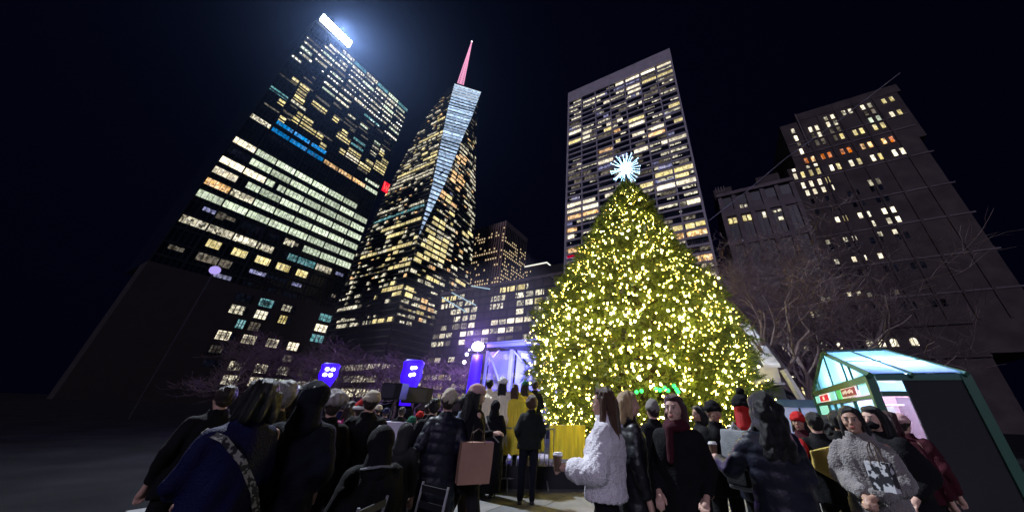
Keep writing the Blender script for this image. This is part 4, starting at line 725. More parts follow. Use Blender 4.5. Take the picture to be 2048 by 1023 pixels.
# ================================================================ PEOPLE
mat('skin_light', (.55, .34, .26), .55, noise=.08, nscale=14, bump=.1, bscale=90); mat('skin_tan', (.40, .23, .16), .55, noise=.08, nscale=14); mat('skin_brown', (.20, .11, .075), .55)
mat('lip', (.32, .07, .06), .45); mat('eye_white', (.6, .58, .56), .3); mat('iris', (.02, .012, .01), .15); mat('brow', (.025, .018, .015), .8)
def cloth(n, c, rough=.85, **k): return mat(n, c, rough, spec=k.pop('spec', .2), noise=k.pop('noise', .25), nscale=k.pop('nscale', 5), bump=k.pop('bump', .5), bscale=k.pop('bscale', 90), **k)
cloth('black_wool', (.0045, .0045, .006)); cloth('black_down', (.006, .007, .010), .45, spec=.4, bump=.3, bscale=25); cloth('navy_down', (.005, .006, .016), .5, spec=.35, bump=.35, bscale=25); cloth('navy_wool', (.005, .006, .013)); cloth('blue_shell', (.003, .004, .045), .7)
cloth('dark_green', (.010, .013, .011)); cloth('charcoal', (.014, .014, .016)); cloth('denim', (.03, .05, .11)); cloth('pale_denim', (.22, .28, .38)); cloth('cream_knit', (.62, .55, .42), bscale=160, bump=.9); cloth('grey_knit', (.28, .26, .24), bscale=160, bump=.9)
cloth('white_sherpa', (.80, .76, .80), .95, sheen=.4, bscale=70, bump=1, noise=.10, nscale=9); cloth('grey_sherpa', (.20, .18, .175), .95, sheen=.4, bscale=70, bump=1, noise=.22, nscale=12); cloth('grey_fur', (.35, .33, .31), .95, sheen=.5); cloth('white_fur', (.8, .8, .78), .95, sheen=.5)
cloth('robe_gold', (.86, .70, .06), .5, noise=.1, bump=.2); cloth('robe_cream', (.90, .84, .60), .55, noise=.1, bump=.2); cloth('red_knit', (.5, .02, .02), bscale=150); cloth('red_satin', (.42, .015, .012), .5); cloth('burgundy', (.045, .006, .012)); cloth('green_knit', (.02, .14, .08)); cloth('yellow_shell', (.62, .47, .12), .5); cloth('pink_knit', (.5, .3, .3)); cloth('pale_grey', (.22, .23, .24), .7); cloth('pale_pants', (.50, .50, .52), .8); cloth('brown_wool', (.05, .03, .022)); cloth('pink_shell', (.5, .05, .2), .5); cloth('dark_stripe', (.035, .035, .036))
mat('shoe_black', (.012, .012, .013), .4); mat('shoe_white', (.5, .5, .5), .5)
for n_, c_ in (('hair_black', (.005, .0045, .0045)), ('hair_dark', (.022, .012, .009)), ('hair_brown', (.075, .036, .018)), ('hair_blonde', (.42, .30, .15)), ('hair_burgundy', (.045, .012, .014)), ('hair_grey', (.25, .24, .23))): mat(n_, c_, .42, noise=.45, nscale=30, stretch=(6, 6, .5), bump=.7, bscale=60)
PEND = []
def blob(name, mb, m, parent, vox=.016, it=5, post=None):
    o = mb.build(name, m, parent); r = o.modifiers.new('r', 'REMESH'); r.mode = 'VOXEL'; r.voxel_size = vox; r.use_smooth_shade = True
    s = o.modifiers.new('s', 'SMOOTH'); s.factor = .6; s.iterations = it; PEND.append((o, post)); return o
def flush():
    dg = bpy.context.evaluated_depsgraph_get()
    for o, post in PEND:
        me = bpy.data.meshes.new_from_object(o.evaluated_get(dg)); n = len(me.vertices); me.name = o.name; o.modifiers.clear(); o.data = me
        if post and n:
            co = np.empty(n*3, np.float32); me.vertices.foreach_get('co', co); co = co.reshape(-1, 3); nn = np.empty(n*3, np.float32); me.vertices.foreach_get('normal', nn); nn = nn.reshape(-1, 3)
            kind, amp = post; sd = np.random.default_rng(abs(hash(o.name)) % 9999 if False else n)
            x = np.zeros(n)
            if kind == 'fold':
                w_ = co+.05*np.sin(co[:, [2, 0, 1]]*9+sd.uniform(0, 6, 3))
                for _ in range(7): k_ = sd.normal(0, 1, 3)*np.array([26, 26, 11]); x += np.sin(w_@k_+sd.uniform(0, 6))
                x = np.sign(x)*np.abs(x)**.8*amp/3
            elif kind == 'fur':
                w_ = co+.01*np.sin(co[:, [1, 2, 0]]*40)
                for _ in range(6): x += np.sin(w_@(sd.normal(0, 1, 3)*85)+sd.uniform(0, 6))
                x *= amp/2.5
                for _ in range(5): x += np.sin(co@(sd.normal(0, 1, 3)*np.array([16, 16, 9]))+sd.uniform(0, 6))*amp*1.3
            elif kind == 'puff': x = (np.abs(np.sin(co[:, 2]*math.pi/.105+.35*np.sin(co[:, 0]*8)))**.5-.7)*amp; x += sum(np.sin(co@(sd.normal(0, 1, 3)*24)+sd.uniform(0, 6)) for _ in range(4))*amp*.12
            elif kind == 'robe':
                a_ = np.arctan2(co[:, 1], co[:, 0]); dn = np.clip((1.42-co[:, 2])/.5, 0, 1); x = (np.sin(a_*17+2*np.sin(co[:, 2]*2))+.6*np.sin(a_*29+1))*amp*dn
            elif kind == 'strand':
                w_ = co+.012*np.sin(co[:, [2, 2, 2]]*np.array([14, 11, 0])+sd.uniform(0, 6, 3))
                for _ in range(7): x += np.sin(w_@(sd.normal(0, 1, 3)*np.array([95, 95, 7]))+sd.uniform(0, 6))
                x *= amp/2.5
            elif kind == 'curl':
                for _ in range(8): x += np.sin(co@(sd.normal(0, 1, 3)*48)+sd.uniform(0, 6))
                x *= amp/2.2
            co += nn*x[:, None].astype(np.float32); me.vertices.foreach_set('co', co.ravel()); me.update()
        me.polygons.foreach_set('use_smooth', [True]*len(me.polygons))
    PEND.clear()
def es(cx, cy, z, rx, ry, n=18): return [(cx+rx*math.cos(2*math.pi*j/n), cy+ry*math.sin(2*math.pi*j/n), z) for j in range(n)]
ARMS = {'down': ((.235, -.03, 1.12), (.235, .05, .87)), 'pocket': ((.232, -.09, 1.13), (.185, .12, .97)), 'hold': ((.212, .0, 1.12), (.10, .30, 1.16)), 'up': ((.25, .14, 1.20), (.09, .34, 1.42)), 'clasp': ((.215, .04, 1.12), (.045, .27, 1.02)), 'fwd': ((.26, .04, 1.12), (.20, .33, 1.08)), 'bag': ((.25, .0, 1.12), (.26, .08, .86)), 'fold': ((.23, .08, 1.12), (-.06, .24, 1.12)), 'sing': ((.20, .05, 1.14), (.08, .25, 1.22))}
def person(label, x, y, d, face=0, coat='black_wool', hem=.82, cw=1.0, post=('fold', .010), pants='black_wool', arms=('down', 'down'), hair=('short', 'hair_dark'), hat=None, head=0, nod=0, skin='skin_light', fine=0, walk=0, sit=False, group=None, htop=.0, hood=None, scarf=None, shoes='shoe_black', base=0, sleeve=1.0, flare=0, mask=None, zoff=0, collar=True):
    p = at(x, y, d); az = azim(x, y); h = p.z-base; T = thing('person', label, 'person', (p.x, p.y, base), -(az-R(face)), group)
    full = 1.725+htop-(.43 if sit else 0); k = h/full; T.scale = (k, k, k); dz = -.43 if sit else 0
    V = lambda a: Vector((a[0], a[1], a[2]+dz))
    Hp = Vector((0, .01, 1.47+dz)); Hm = Matrix.Rotation(R(head), 3, 'Z') @ Matrix.Rotation(R(-nod), 3, 'X'); hv = lambda a: Hp+Hm @ Vector((a[0], a[1], a[2]-1.47))
    B = MB()
    # skull, jaw, nose, ears, brow, chin, neck
    B.ell(hv((0, -.004, 1.595)), (.074, .094, .102), Hm, 16, 12); B.ell(hv((0, .022, 1.535)), (.056, .066, .066), Hm, 14, 10); B.ell(hv((0, .066, 1.496)), (.022, .018, .018), Hm, 10, 8)
    B.cap(hv((0, .082, 1.600)), hv((0, .103, 1.560)), .008, .0125); B.ell(hv((0, .088, 1.556)), (.017, .013, .009), Hm, 10, 6); B.cap(hv((-.032, .076, 1.612)), hv((.032, .076, 1.612)), .010, .010)
    for s in (-1, 1): B.ell(hv((s*.075, -.008, 1.575)), (.009, .018, .030), Hm, 8, 6); B.ell(hv((s*.040, .055, 1.556)), (.023, .024, .024), Hm, 10, 8)
    B.ell(hv((0, .080, 1.527)), (.024, .014, .013), Hm, 10, 6); B.cap(V((0, -.012, 1.36)), hv((0, -.012, 1.53)), .056, .052)
    B.cap(V((0, 0, .98)), V((0, 0, 1.28)), .095, .095); B.cap(V((-.10, 0, 1.355)), V((.10, 0, 1.355)), .045, .045); B.ell(V((0, 0, .93)), (.15, .105, .10))
    hands = []
    for s, an in ((-1, arms[0]), (1, arms[1])):
        e, w_ = ARMS[an] if isinstance(an, str) else an; e = V((s*e[0], e[1], e[2])); w_ = V((s*w_[0], w_[1], w_[2])); sh = V((s*.175, 0, 1.37)); f = (w_-e).normalized()
        B.cap(sh, e, .036, .032); B.cap(e, w_, .032, .026)
        side = f.cross(Vector((0, 0, 1))); side = (side if side.length > .2 else Vector((0, 1, 0))).normalized(); nr = side.cross(f)
        hc = w_+f*.055; B.cap(w_+f*.02, w_+f*.085, .026, .030)
        for i in range(4):
            a_ = w_+f*.09+side*((i-1.5)*.0185); l_ = (.030, .036, .034, .027)[i]; m_ = a_+f*l_-nr*.006; B.cap(a_, m_, .0095, .009, 8); q = m_+f*(l_*.55)-nr*l_*.75; B.cap(m_, q, .009, .008, 8); B.cap(q, q-f*.008-nr*l_*.55, .008, .007, 8)
        t0 = w_+f*.04-side*s*.026; t1 = t0+f*.035-side*s*.022-nr*.012; B.cap(t0, t1, .012, .010, 8); B.cap(t1, t1+f*.03-nr*.012, .010, .008, 8); hands.append(w_+f*.1)
    L = MB(); SH = []
    for s in (-1, 1):
        hip = Vector((s*.09, 0, .92+dz))
        if sit: kn = Vector((s*.12, .42, .50)); an = Vector((s*.13, .42, .09))
        else: kn = Vector((s*.10, s*walk*.45+.02*abs(walk), .50)); an = Vector((s*.105, s*walk*1.0-(.1*abs(walk) if s*walk < 0 else 0), .09+(.05*abs(walk)*2 if s*walk < 0 else 0)))
        B.cap(hip, kn, .07, .048); B.cap(kn, an, .045, .033); L.cap(hip, kn, .096, .070); L.cap(kn, an+Vector((0, 0, .01)), .069, .056); SH.append(an)
    L.ell((0, 0, .93+dz), (.165, .12, .11)); vb = .0065 if fine else .012
    blob('body', B, skin, T, vb, 3 if fine else 2); blob('trousers', L, pants, T, .016, 4, ('fold', .006))
    for an in SH:
        M_ = MB().cap(an+Vector((0, -.03, -.045)), an+Vector((0, .12, -.055)), .042, .036).cap(an, an+Vector((0, 0, .03)), .046, .048).box(an.x-.038, an.x+.038, an.y-.07, an.y+.15, an.z-.09, an.z-.065); blob('shoe', M_, shoes, T, .01, 2)
    # coat
    if coat:
        C_ = MB(); hz = max(hem+dz, .47 if sit else .05); w = cw
        prof = [(1.455, .060, .062), (1.42, .115, .085), (1.385, .180, .105), (1.30, .212*w, .135*w), (1.18, .210*w, .140*w), (1.02, .200*w, .138*w), (.90, .212*w, .148*w), (.70, .215*w+flare*.4, .155*w+flare*.4), (.45, .215*w+flare*.8, .160*w+flare*.8), (.10, .215*w+flare, .16*w+flare)]
        zs = [z for z, _, _ in prof if z+dz > hz+.03]+[hz-dz]; sec = [es(0, 0, z+dz, lerp(-z, [-q[0] for q in prof], [q[1] for q in prof]), lerp(-z, [-q[0] for q in prof], [q[2] for q in prof])) for z in zs]; C_.ring(sec)
        if sit: C_.cap((0, .10, .58), (0, .34, .56), .17*w, .15*w)
        for s, an in ((-1, arms[0]), (1, arms[1])):
            e, w_ = ARMS[an] if isinstance(an, str) else an; e = V((s*e[0], e[1], e[2])); w_ = V((s*w_[0], w_[1], w_[2])); C_.cap(V((s*.145, 0, 1.350)), e, .076*w, .066*w*sleeve); C_.cap(e, w_-(w_-e).normalized()*.03, .066*w*sleeve, .050*w*sleeve)
        if collar: C_.ring([es(0, -.004, z+dz, a_, b_) for z, a_, b_ in ((1.40, .10, .085), (1.45, .082, .082), (1.485, .080, .084))])
        if hood == 'down': C_.ring([es(0, -.07, z+dz, a_, b_) for z, a_, b_ in ((1.36, .13, .08), (1.42, .135, .10), (1.47, .115, .085))])
        blob('coat', C_, coat, T, .014, 6, post)
    # hair
    ht, hm = hair if hair else (None, None)
    if ht:
        Hh = MB(); big = {'curly': 1.22, 'afro': 1.42}.get(ht, 1.07)
        Hh.ell(hv((0, -.024, 1.618)), (.083*big, .088*big, .094*big), Hm, 16, 12)
        Hh.ell(hv((0, .018, 1.668)), (.066*big, .062, .040), Hm, 12, 8)
        if ht in ('long', 'curly', 'bob', 'blonde_bob'):
            zb = {'long': 1.20, 'curly': 1.27, 'bob': 1.47, 'blonde_bob': 1.44}[ht]; fat = 1.5 if ht == 'curly' else 1
            for s in (-1, 1):
                Hh.cap(hv((s*.072, -.012, 1.61)), hv((s*.084, -.015, 1.47)), .026*fat, .028*fat); 
                if zb < 1.4: Hh.cap(hv((s*.084, -.015, 1.48)), V((s*.095, .03, zb+.05)), .030*fat, .020*fat)
            for q in (-.05, 0, .05): Hh.cap(hv((q, -.085, 1.60)), V((q*1.5, -.115 if zb < 1.4 else -.085, max(zb, 1.12))), .042*fat, .034*fat)
        if ht == 'short': Hh.ell(hv((0, -.05, 1.56)), (.066, .05, .06), Hm, 12, 8)
        if ht == 'bun': Hh.ell(hv((0, -.09, 1.68)), (.045, .045, .04), Hm, 12, 8)
        blob('hair', Hh, hm, T, .009 if d < 4 else .013, 2, ('curl', .007) if ht in ('curly', 'afro') else ('strand', .0045))
    # headwear
    if hat:
        kd, hmat = hat[:2]; Q = MB()
        if kd in ('beanie', 'pompom', 'slouch'):
            Q.ell(hv((0, -.012, 1.635)), (.094, .110, .095 if kd != 'slouch' else .115), Hm, 16, 12); Q.ring([[tuple(hv((a_*math.cos(t), -.010+b_*math.sin(t), z_))) for t in np.linspace(0, 2*math.pi, 21)[:-1]] for z_, a_, b_ in ((1.600, .088, .106), (1.606, .098, .114), (1.640, .101, .117), (1.650, .090, .108))])
            if kd == 'pompom': MB().ell(hv((0, -.012, 1.755)), (.045, .045, .042), None, 12, 8).build('pompom', hat[2] if len(hat) > 2 else hmat, T, True)
            blob('beanie', Q, hmat, T, .010, 2, ('curl', .0022))
        elif kd == 'furhat': Q.ell(hv((0, -.01, 1.66)), (.125, .135, .085), Hm, 16, 12); Q.ell(hv((0, -.01, 1.70)), (.10, .11, .07), Hm, 16, 12); blob('fur_hat', Q, hmat, T, .011, 1, ('curl', .010))
        elif kd == 'cap': Q.ell(hv((0, -.010, 1.635)), (.086, .102, .085), Hm, 16, 12); Q.cap(hv((-.03, .10, 1.635)), hv((.03, .10, 1.635)), .035, .035); blob('cap', Q, hmat, T, .010, 2)
        elif kd == 'santa':
            Q.cap(hv((0, -.01, 1.64)), hv((.03, -.06, 1.76)), .098, .045); Q.cap(hv((.03, -.06, 1.76)), hv((.10, -.10, 1.72)), .045, .02); sh_ = blob('santa_hat', Q, hmat, T, .012, 2)
            MB().ring([[tuple(hv((a_*math.cos(t), -.01+b_*math.sin(t), z_))) for t in np.linspace(0, 2*math.pi, 21)[:-1]] for z_, a_, b_ in ((1.598, .09, .105), (1.605, .108, .122), (1.635, .108, .122), (1.642, .09, .105))]).build('hat_trim', 'white_fur', sh_, True); MB().ell(hv((.11, -.11, 1.71)), .03).build('hat_pompom', 'white_fur', sh_, True)
    if hood and hood != 'down':
        sm = .82 if hood == 'red_satin' else 1; Q = MB(); Q.ell(hv((0, -.03, 1.60)), (.108*sm, .103*sm, .122*sm), Hm, 16, 12); Q.cap(hv((0, -.04, 1.52)), V((0, -.03, 1.40)), .092*sm, .115*sm)
        blob('hood', Q, coat if hood in ('up', 'fur') else hood, T, .011, 4, ('fold', .006))
        if hood == 'fur':
            F_ = MB()
            for i in range(20):
                t = 2*math.pi*i/20; F_.ell(hv((.105*math.cos(t), .052, 1.595+.125*math.sin(t))), (.030, .032, .030), None, 8, 6)
            blob('fur_trim', F_, 'grey_fur', T, .009, 1, ('curl', .010))
    if scarf:
        Q = MB(); Q.ring([es(0, .004, z+dz, a_, b_) for z, a_, b_ in ((1.40, .115, .10), (1.43, .125, .115), (1.475, .108, .105), (1.50, .09, .09))]); Q.cap(V((.05, .115, 1.42)), V((.055, .145, 1.18)), .035, .030); blob('scarf', Q, scarf, T, .012, 3, ('fold', .008))
    if mask: blob('face_mask', MB().ell(hv((0, .050, 1.535)), (.062, .062, .048), Hm, 14, 10), mask, T, .009, 2)
    if fine or abs(face) > 60:
        for s in (-1, 1):
            ey = MB().ell(hv((s*.031, .0815, 1.590)), (.0125, .006, .0065), Hm, 10, 6).build('eye', 'eye_white', T, True); MB().ell(hv((s*.031, .0865, 1.590)), (.0062, .003, .0062), Hm, 8, 6).build('iris', 'iris', ey, True)
            MB().cap(hv((s*.017, .0865, 1.611)), hv((s*.047, .078, 1.613)), .0038, .003, 6).build('eyebrow', 'brow', T, True); MB().cap(hv((s*.019, .0865, 1.5965)), hv((s*.043, .081, 1.5955)), .0022, .002, 6).build('eyelid', 'brow', T, True)
        if not mask: MB().cap(hv((-.018, .0915, 1.530)), hv((.018, .0915, 1.530)), .0048, .0048, 8).cap(hv((-.012, .0925, 1.523)), hv((.012, .0925, 1.523)), .0055, .0055, 8).build('lips', 'lip', T, True)
    return T, [T.matrix_basis @ q for q in hands]
def wpt(T, v):
    bpy.context.view_layer.update(); return T.matrix_world @ Vector(v)
# ---- left foreground
person('person at the left picture edge, seen from behind, dark hair and black coat', 462, 768, 4.8, 20, 'black_wool', .75, hair=('short', 'hair_dark'))
blue, _ = person('person in a bright blue jacket seen from behind, mottled strap across the back', 536, 753, 2.95, 26, 'blue_shell', .70, .90, ('fold', .011), hair=('bob', 'hair_black'), arms=('clasp', 'clasp'), fine=0)
st = MB(); pts_ = [(-.20, .02, 1.40), (-.15, -.12, 1.36), (-.04, -.185, 1.24), (.08, -.195, 1.08), (.15, -.18, .95)]
for a_, b_ in zip(pts_[:-1], pts_[1:]):
    a_ = Vector(a_); b_ = Vector(b_); q = (b_-a_).cross(Vector((0, -1, 0))).normalized()*.018; st.prism([a_-q, a_+q, b_+q, b_-q], (0, -.006, 0))
def spot_mat():
    m = mat('leopard_strap', (.5, .48, .42), .6); nt = m.node_tree; v = nt.nodes.new('ShaderNodeTexNoise'); v.inputs['Scale'].default_value = 38; tc = nt.nodes.new('ShaderNodeTexCoord'); r = nt.nodes.new('ShaderNodeValToRGB'); r.color_ramp.elements[0].position = .47; r.color_ramp.elements[0].color = (.02, .02, .02, 1); r.color_ramp.elements[1].position = .52; r.color_ramp.elements[1].color = (.33, .32, .28, 1)
    nt.links.new(tc.outputs['Object'], v.inputs['Vector']); nt.links.new(v.outputs[0], r.inputs[0]); nt.links.new(r.outputs[0], nt.nodes['Principled BSDF'].inputs['Base Color']); return m
CB = thing('crossbody_bag', 'small dark crossbody bag with a black and cream mottled strap worn over the blue jacket', 'bag', blue.location, blue.rotation_euler.z); CB.scale = blue.scale
st.build('strap', spot_mat(), CB); b_ = MB().box(.10, .26, -.235, -.185, .80, .94).build('pouch', 'black_wool', CB)
person('grey haired person between the blue jacket and the tall hooded coat', 576, 757, 3.5, 35, 'charcoal', .8, hair=('short', 'hair_grey'), head=20)
person('person with a big grey fur trimmed hood turned to the right', 604, 770, 3.7, -60, 'black_down', .8, hair=('short', 'hair_dark'), hood='fur')
person('tall person in a long black coat with the hood up at the left', 640, 760, 3.2, -12, 'navy_wool', .35, 1.02, hair=('short', 'hair_black'), hood='up', arms=('pocket', 'pocket'))
person('person in black with a grey and white fur hat, left of the cream fluffy hat', 678, 779, 4.3, 5, 'black_wool', .7, 1.05, hair=('short', 'hair_dark'), hat=('furhat', 'grey_fur'), htop=.045)
person('person with a round cream fluffy hat and black coat near the lilac table', 750, 774, 4.5, 5, 'black_wool', .62, 1.15, hair=('short', 'hair_dark'), hat=('beanie', 'cream_knit'), htop=.03, arms=('hold', 'hold'))
person('person in a red and white santa hat behind the cream fluffy hat', 731, 786, 5.2, 15, 'burgundy', .8, hair=('short', 'hair_dark'), hat=('santa', 'red_knit'), htop=.09)
person('person in a pink jacket between the grey fur hat and the cream fluffy hat', 705, 800, 6.2, 30, 'pink_shell', .85, hair=('long', 'hair_dark'))
person('seated person hunched in black with a pale collar line', 772, 848, 3.5, 15, 'black_wool', .8, 1.2, hair=('short', 'hair_black'), sit=True, hood='up', nod=15, arms=('hold', 'hold'))
person('child in a dark coat with pale stripes behind the seated person', 816, 843, 4.2, -20, 'dark_stripe', .7, .95, ('puff', .012), hair=('short', 'hair_dark'), hood='up', pants='charcoal')
person('person in a black cap left of the cream knit beanie', 873, 791, 5.2, 5, 'black_wool', .8, hair=('short', 'hair_black'), hat=('cap', 'black_wool'), htop=.02)
person('person with a cream knit beanie and long navy coat seen from behind', 903, 772, 4.3, 3, 'navy_down', .40, 1.03, ('puff', .012), hair=('short', 'hair_dark'), hat=('slouch', 'cream_knit'), htop=.04, arms=('pocket', 'pocket'), flare=.03)
person('person in a pale blue denim jacket walking behind the cream beanie', 935, 786, 4.9, -30, 'pale_denim', .80, 1.0, hair=('short', 'hair_black'), pants='brown_wool', walk=.22)
wb, hb = person('woman in a pink knit hat and black coat carrying a tan paper bag', 957, 761, 4.5, -72, 'black_wool', .62, 1.0, hair=('long', 'hair_black'), hat=('beanie', 'pink_knit'), htop=.03, pants='charcoal', arms=('hold', 'bag'), walk=.2, skin='skin_light')
hp_, _ = person('small hooded figure in a long black coat in front of the crowd barrier', 993, 799, 7.2, -25, 'black_wool', .12, 1.12, hair=('short', 'hair_black'), hood='up', arms=('clasp', 'clasp'), flare=.04)
mn, _ = person('man with bushy brown hair seen from behind standing alone in a dark jacket and jeans', 1065, 787, 6.75, 0, 'dark_green', .84, 1.05, hair=('afro', 'hair_brown'), pants='navy_wool', arms=('pocket', 'pocket'), htop=.04)
# ---- choir on the riser
for lab, x, y, d, cm, hr, ht_, hto in (('choir member in a cream white robe with short dark hair, leftmost of the choir', 981, 757, 8.3, 'robe_cream', ('short', 'hair_black'), None, 0), ('choir member in a pale robe with a white fluffy hat and long black hair', 1007, 753, 8.2, 'robe_cream', ('long', 'hair_black'), ('furhat', 'white_fur'), .05), ('choir member in a gold robe with long auburn hair and no hat', 1031, 766, 8.2, 'robe_gold', ('long', 'hair_brown'), None, 0), ('choir member in a gold robe with a green beanie', 1051, 758, 8.5, 'robe_gold', ('long', 'hair_dark'), ('beanie', 'green_knit'), .03), ('choir member in dark green at the right end beside the christmas tree', 1071, 760, 8.9, 'dark_green', ('short', 'hair_black'), None, 0)):
    person(lab, x, y, d, 0 if x < 1060 else -20, cm, .22 if x < 1060 else .8, 1.5 if x < 1060 else 1, ('robe', .015) if x < 1060 else ('fold', .01), hair=hr, hat=ht_, htop=hto, base=.42, arms=('sing', 'sing'), flare=.24 if x < 1060 else 0, sleeve=1.3 if x < 1060 else 1, group='choir on the riser', scarf=None)
# ---- people near the christmas tree
ws, hw = person('woman with long brown hair in a fluffy white coat walking left holding a cup', 1207, 771, 3.05, 78, 'white_sherpa', .90, 1.22, ('fur', .0042), hair=('long', 'hair_brown'), pants='black_wool', arms=(((.24, .02, 1.10), (.19, .24, 1.10)), ((.30, -.02, 1.08), (.28, .10, .86))), walk=.28, fine=1, sleeve=1.15, flare=.03)
person('blonde woman in a long black quilted coat behind the fluffy white coat', 1254, 778, 3.5, -72, 'black_down', .42, 1.02, ('puff', .010), hair=('blonde_bob', 'hair_blonde'), arms=('down', 'down'), walk=.1, fine=1)
person('person in a pointed grey beanie behind the burgundy haired woman', 1303, 793, 5.0, 30, 'black_wool', .8, 1.05, hair=('short', 'hair_dark'), hat=('slouch', 'grey_knit'), htop=.045)
bw, _ = person('woman with long burgundy hair and black coat facing the camera', 1344, 784, 3.3, 172, 'black_wool', .30, .98, hair=('long', 'hair_burgundy'), scarf='burgundy', arms=('pocket', 'pocket'), head=-12, fine=1, pants='denim')
person('person with dark hair half hidden behind the burgundy haired woman', 1395, 808, 5.6, 120, 'black_wool', .8, hair=('bob', 'hair_black'), skin='skin_tan')
person('bearded man in a black beanie looking right over the crowd', 1421, 794, 4.6, -150, 'black_wool', .75, 1.1, hair=('short', 'hair_black'), hat=('beanie', 'black_wool'), htop=.03, skin='skin_tan', fine=1)
pb, _ = person('person in a black pompom beanie and red hood wearing a grey backpack', 1478, 768, 4.2, -35, 'navy_down', .78, 1.05, hair=None, hat=('pompom', 'black_wool'), htop=.10, hood='red_satin', arms=('pocket', 'pocket'), head=-25)
cr_, hc = person('woman with long curly black hair and navy quilted coat seen from behind holding a cup', 1518, 783, 3.35, 25, 'navy_down', .45, 1.06, ('puff', .012), hair=('curly', 'hair_black'), arms=(((.30, .16, 1.12), (.30, .42, 1.17)), 'hold'), fine=1, pants='denim')
person('small person in a red beanie facing the camera near the blue stall', 1590, 817, 5.7, 165, 'burgundy', .8, 1.1, hair=('bob', 'hair_black'), hat=('beanie', 'red_knit'), htop=.03, skin='skin_tan', fine=1)
yj, _ = person('person with black hair in a black and yellow jacket seen from behind', 1622, 821, 5.0, 20, 'black_wool', .78, 1.08, hair=('short', 'hair_black'), arms=('hold', 'pocket'))
gs, hg = person('woman with a black bob in a grey fluffy jacket looking at the camera', 1692, 808, 4.2, 168, 'grey_sherpa', .76, 1.04, ('fur', .0042), hair=('bob', 'hair_black'), pants='pale_pants', arms=('clasp', 'clasp'), head=8, fine=1, hood='down', skin='skin_tan', sleeve=1.2)
person('person with black hair and dark face mask behind the grey fluffy jacket', 1736, 808, 4.7, 150, 'black_wool', .6, 1.15, hair=('long', 'hair_black'), mask='black_wool', fine=1, arms=('pocket', 'pocket'))
person('dark haired person between the tree and the grey fluffy jacket, seen from behind', 1668, 818, 5.3, -10, 'black_wool', .8, hair=('short', 'hair_black'))
person('person tinted maroon for the pink kiosk light, second from the right edge', 1770, 819, 5.6, -30, 'burgundy', .8, hair=('bob', 'hair_burgundy'))  # pink kiosk light put into the hair and coat colour
person('person in a rosy knit hat at the right picture edge beside the kiosk window', 1792, 820, 6.2, -20, 'burgundy', .8, 1.1, hair=('short', 'hair_dark'), hat=('beanie', 'pink_knit'), htop=.03)
person('person in black behind the yellow jacket, hair blowing left', 1652, 828, 5.8, 10, 'black_wool', .8, 1.1, hair=('curly', 'hair_black'))
# small audience seated near the loudspeakers
for lab, x, y, d, c_, ht_ in (('distant person in a red knit hat below the black loudspeaker', 842, 818, 7.5, 'charcoal', ('beanie', 'red_knit')), ('distant person in a teal hat beside the lilac table', 826, 828, 6.6, 'black_wool', ('beanie', 'green_knit')), ('distant person in blue below the turned loudspeaker', 775, 812, 9, 'blue_shell', ('beanie', 'blue_shell')), ('distant person in black beside the loudspeaker stand', 806, 812, 8.6, 'black_wool', None), ('distant person in violet light left of the black cap', 858, 806, 7.8, 'navy_wool', None), ('distant person in a blue hat near the leftmost stage light', 692, 795, 8.4, 'blue_shell', ('beanie', 'blue_shell')), ('distant person in a white hat near the table', 760, 806, 9.6, 'charcoal', ('beanie', 'cream_knit'))):
    person(lab, x, y, d, 10, c_, .8, hair=('short', 'hair_dark'), hat=ht_, htop=.03 if ht_ else 0)
flush()
# ---- things held and carried
mat('paper_tan', (.36, .20, .14), .7, noise=.12, nscale=4, bump=.4, bscale=9); mat('paper_dark', (.10, .07, .05), .8)
def shopping_bag(lab, c, rz, w_, h_, dp, m, m2):
    B = thing('shopping_bag', lab, 'bag', c, rz); s = MB()
    s.ring([[(x*w_/2*(.96 if zq < .1 else 1), y*dp/2, zq*h_) for x, y in ((-1, -1), (1, -1), (1, 1), (0, 1.15), (-1, 1))] for zq in (0, .04, .5, 1)]); s.build('sack', m, B)
    for y in (-dp/2, dp/2): MB().tube([(-w_*.2, y, h_-.02), (-w_*.17, y*.5, h_+.09), (0, 0, h_+.13), (w_*.17, y*.5, h_+.09), (w_*.2, y, h_-.02)], .005, 5).build('handle', m2, B)
    return B
q = at(944, 965, 4.15); shopping_bag('tan paper shopping bag carried by the woman in the pink hat', (q.x, q.y, q.z), -azim(944, 930)+R(12), .35, .38, .15, 'paper_tan', 'paper_dark')
def pat_mat():
    m = mat('patterned_paper', (.6, .6, .62), .4); nt = m.node_tree; v = nt.nodes.new('ShaderNodeTexNoise'); v.inputs['Scale'].default_value = 22; tc = nt.nodes.new('ShaderNodeTexCoord'); r = nt.nodes.new('ShaderNodeValToRGB'); r.color_ramp.elements[0].position = .48; r.color_ramp.elements[0].color = (.03, .03, .035, 1); r.color_ramp.elements[1].position = .53; r.color_ramp.elements[1].color = (.6, .6, .62, 1)
    nt.links.new(tc.outputs['Object'], v.inputs['Vector']); nt.links.new(v.outputs[0], r.inputs[0]); nt.links.new(r.outputs[0], nt.nodes['Principled BSDF'].inputs['Base Color']); return m
q = at(1776, 982, 3.45); shopping_bag('white gift bag with a black pattern hanging at the grey fluffy jacket', (q.x, q.y, q.z), -azim(1770, 940)+R(-25), .13, .17, .07, pat_mat(), 'paper_dark')
mat('cup_white', (.7, .7, .7), .5); mat('cup_lid', (.03, .03, .03), .4); mat('cup_brown', (.12, .07, .04), .6)
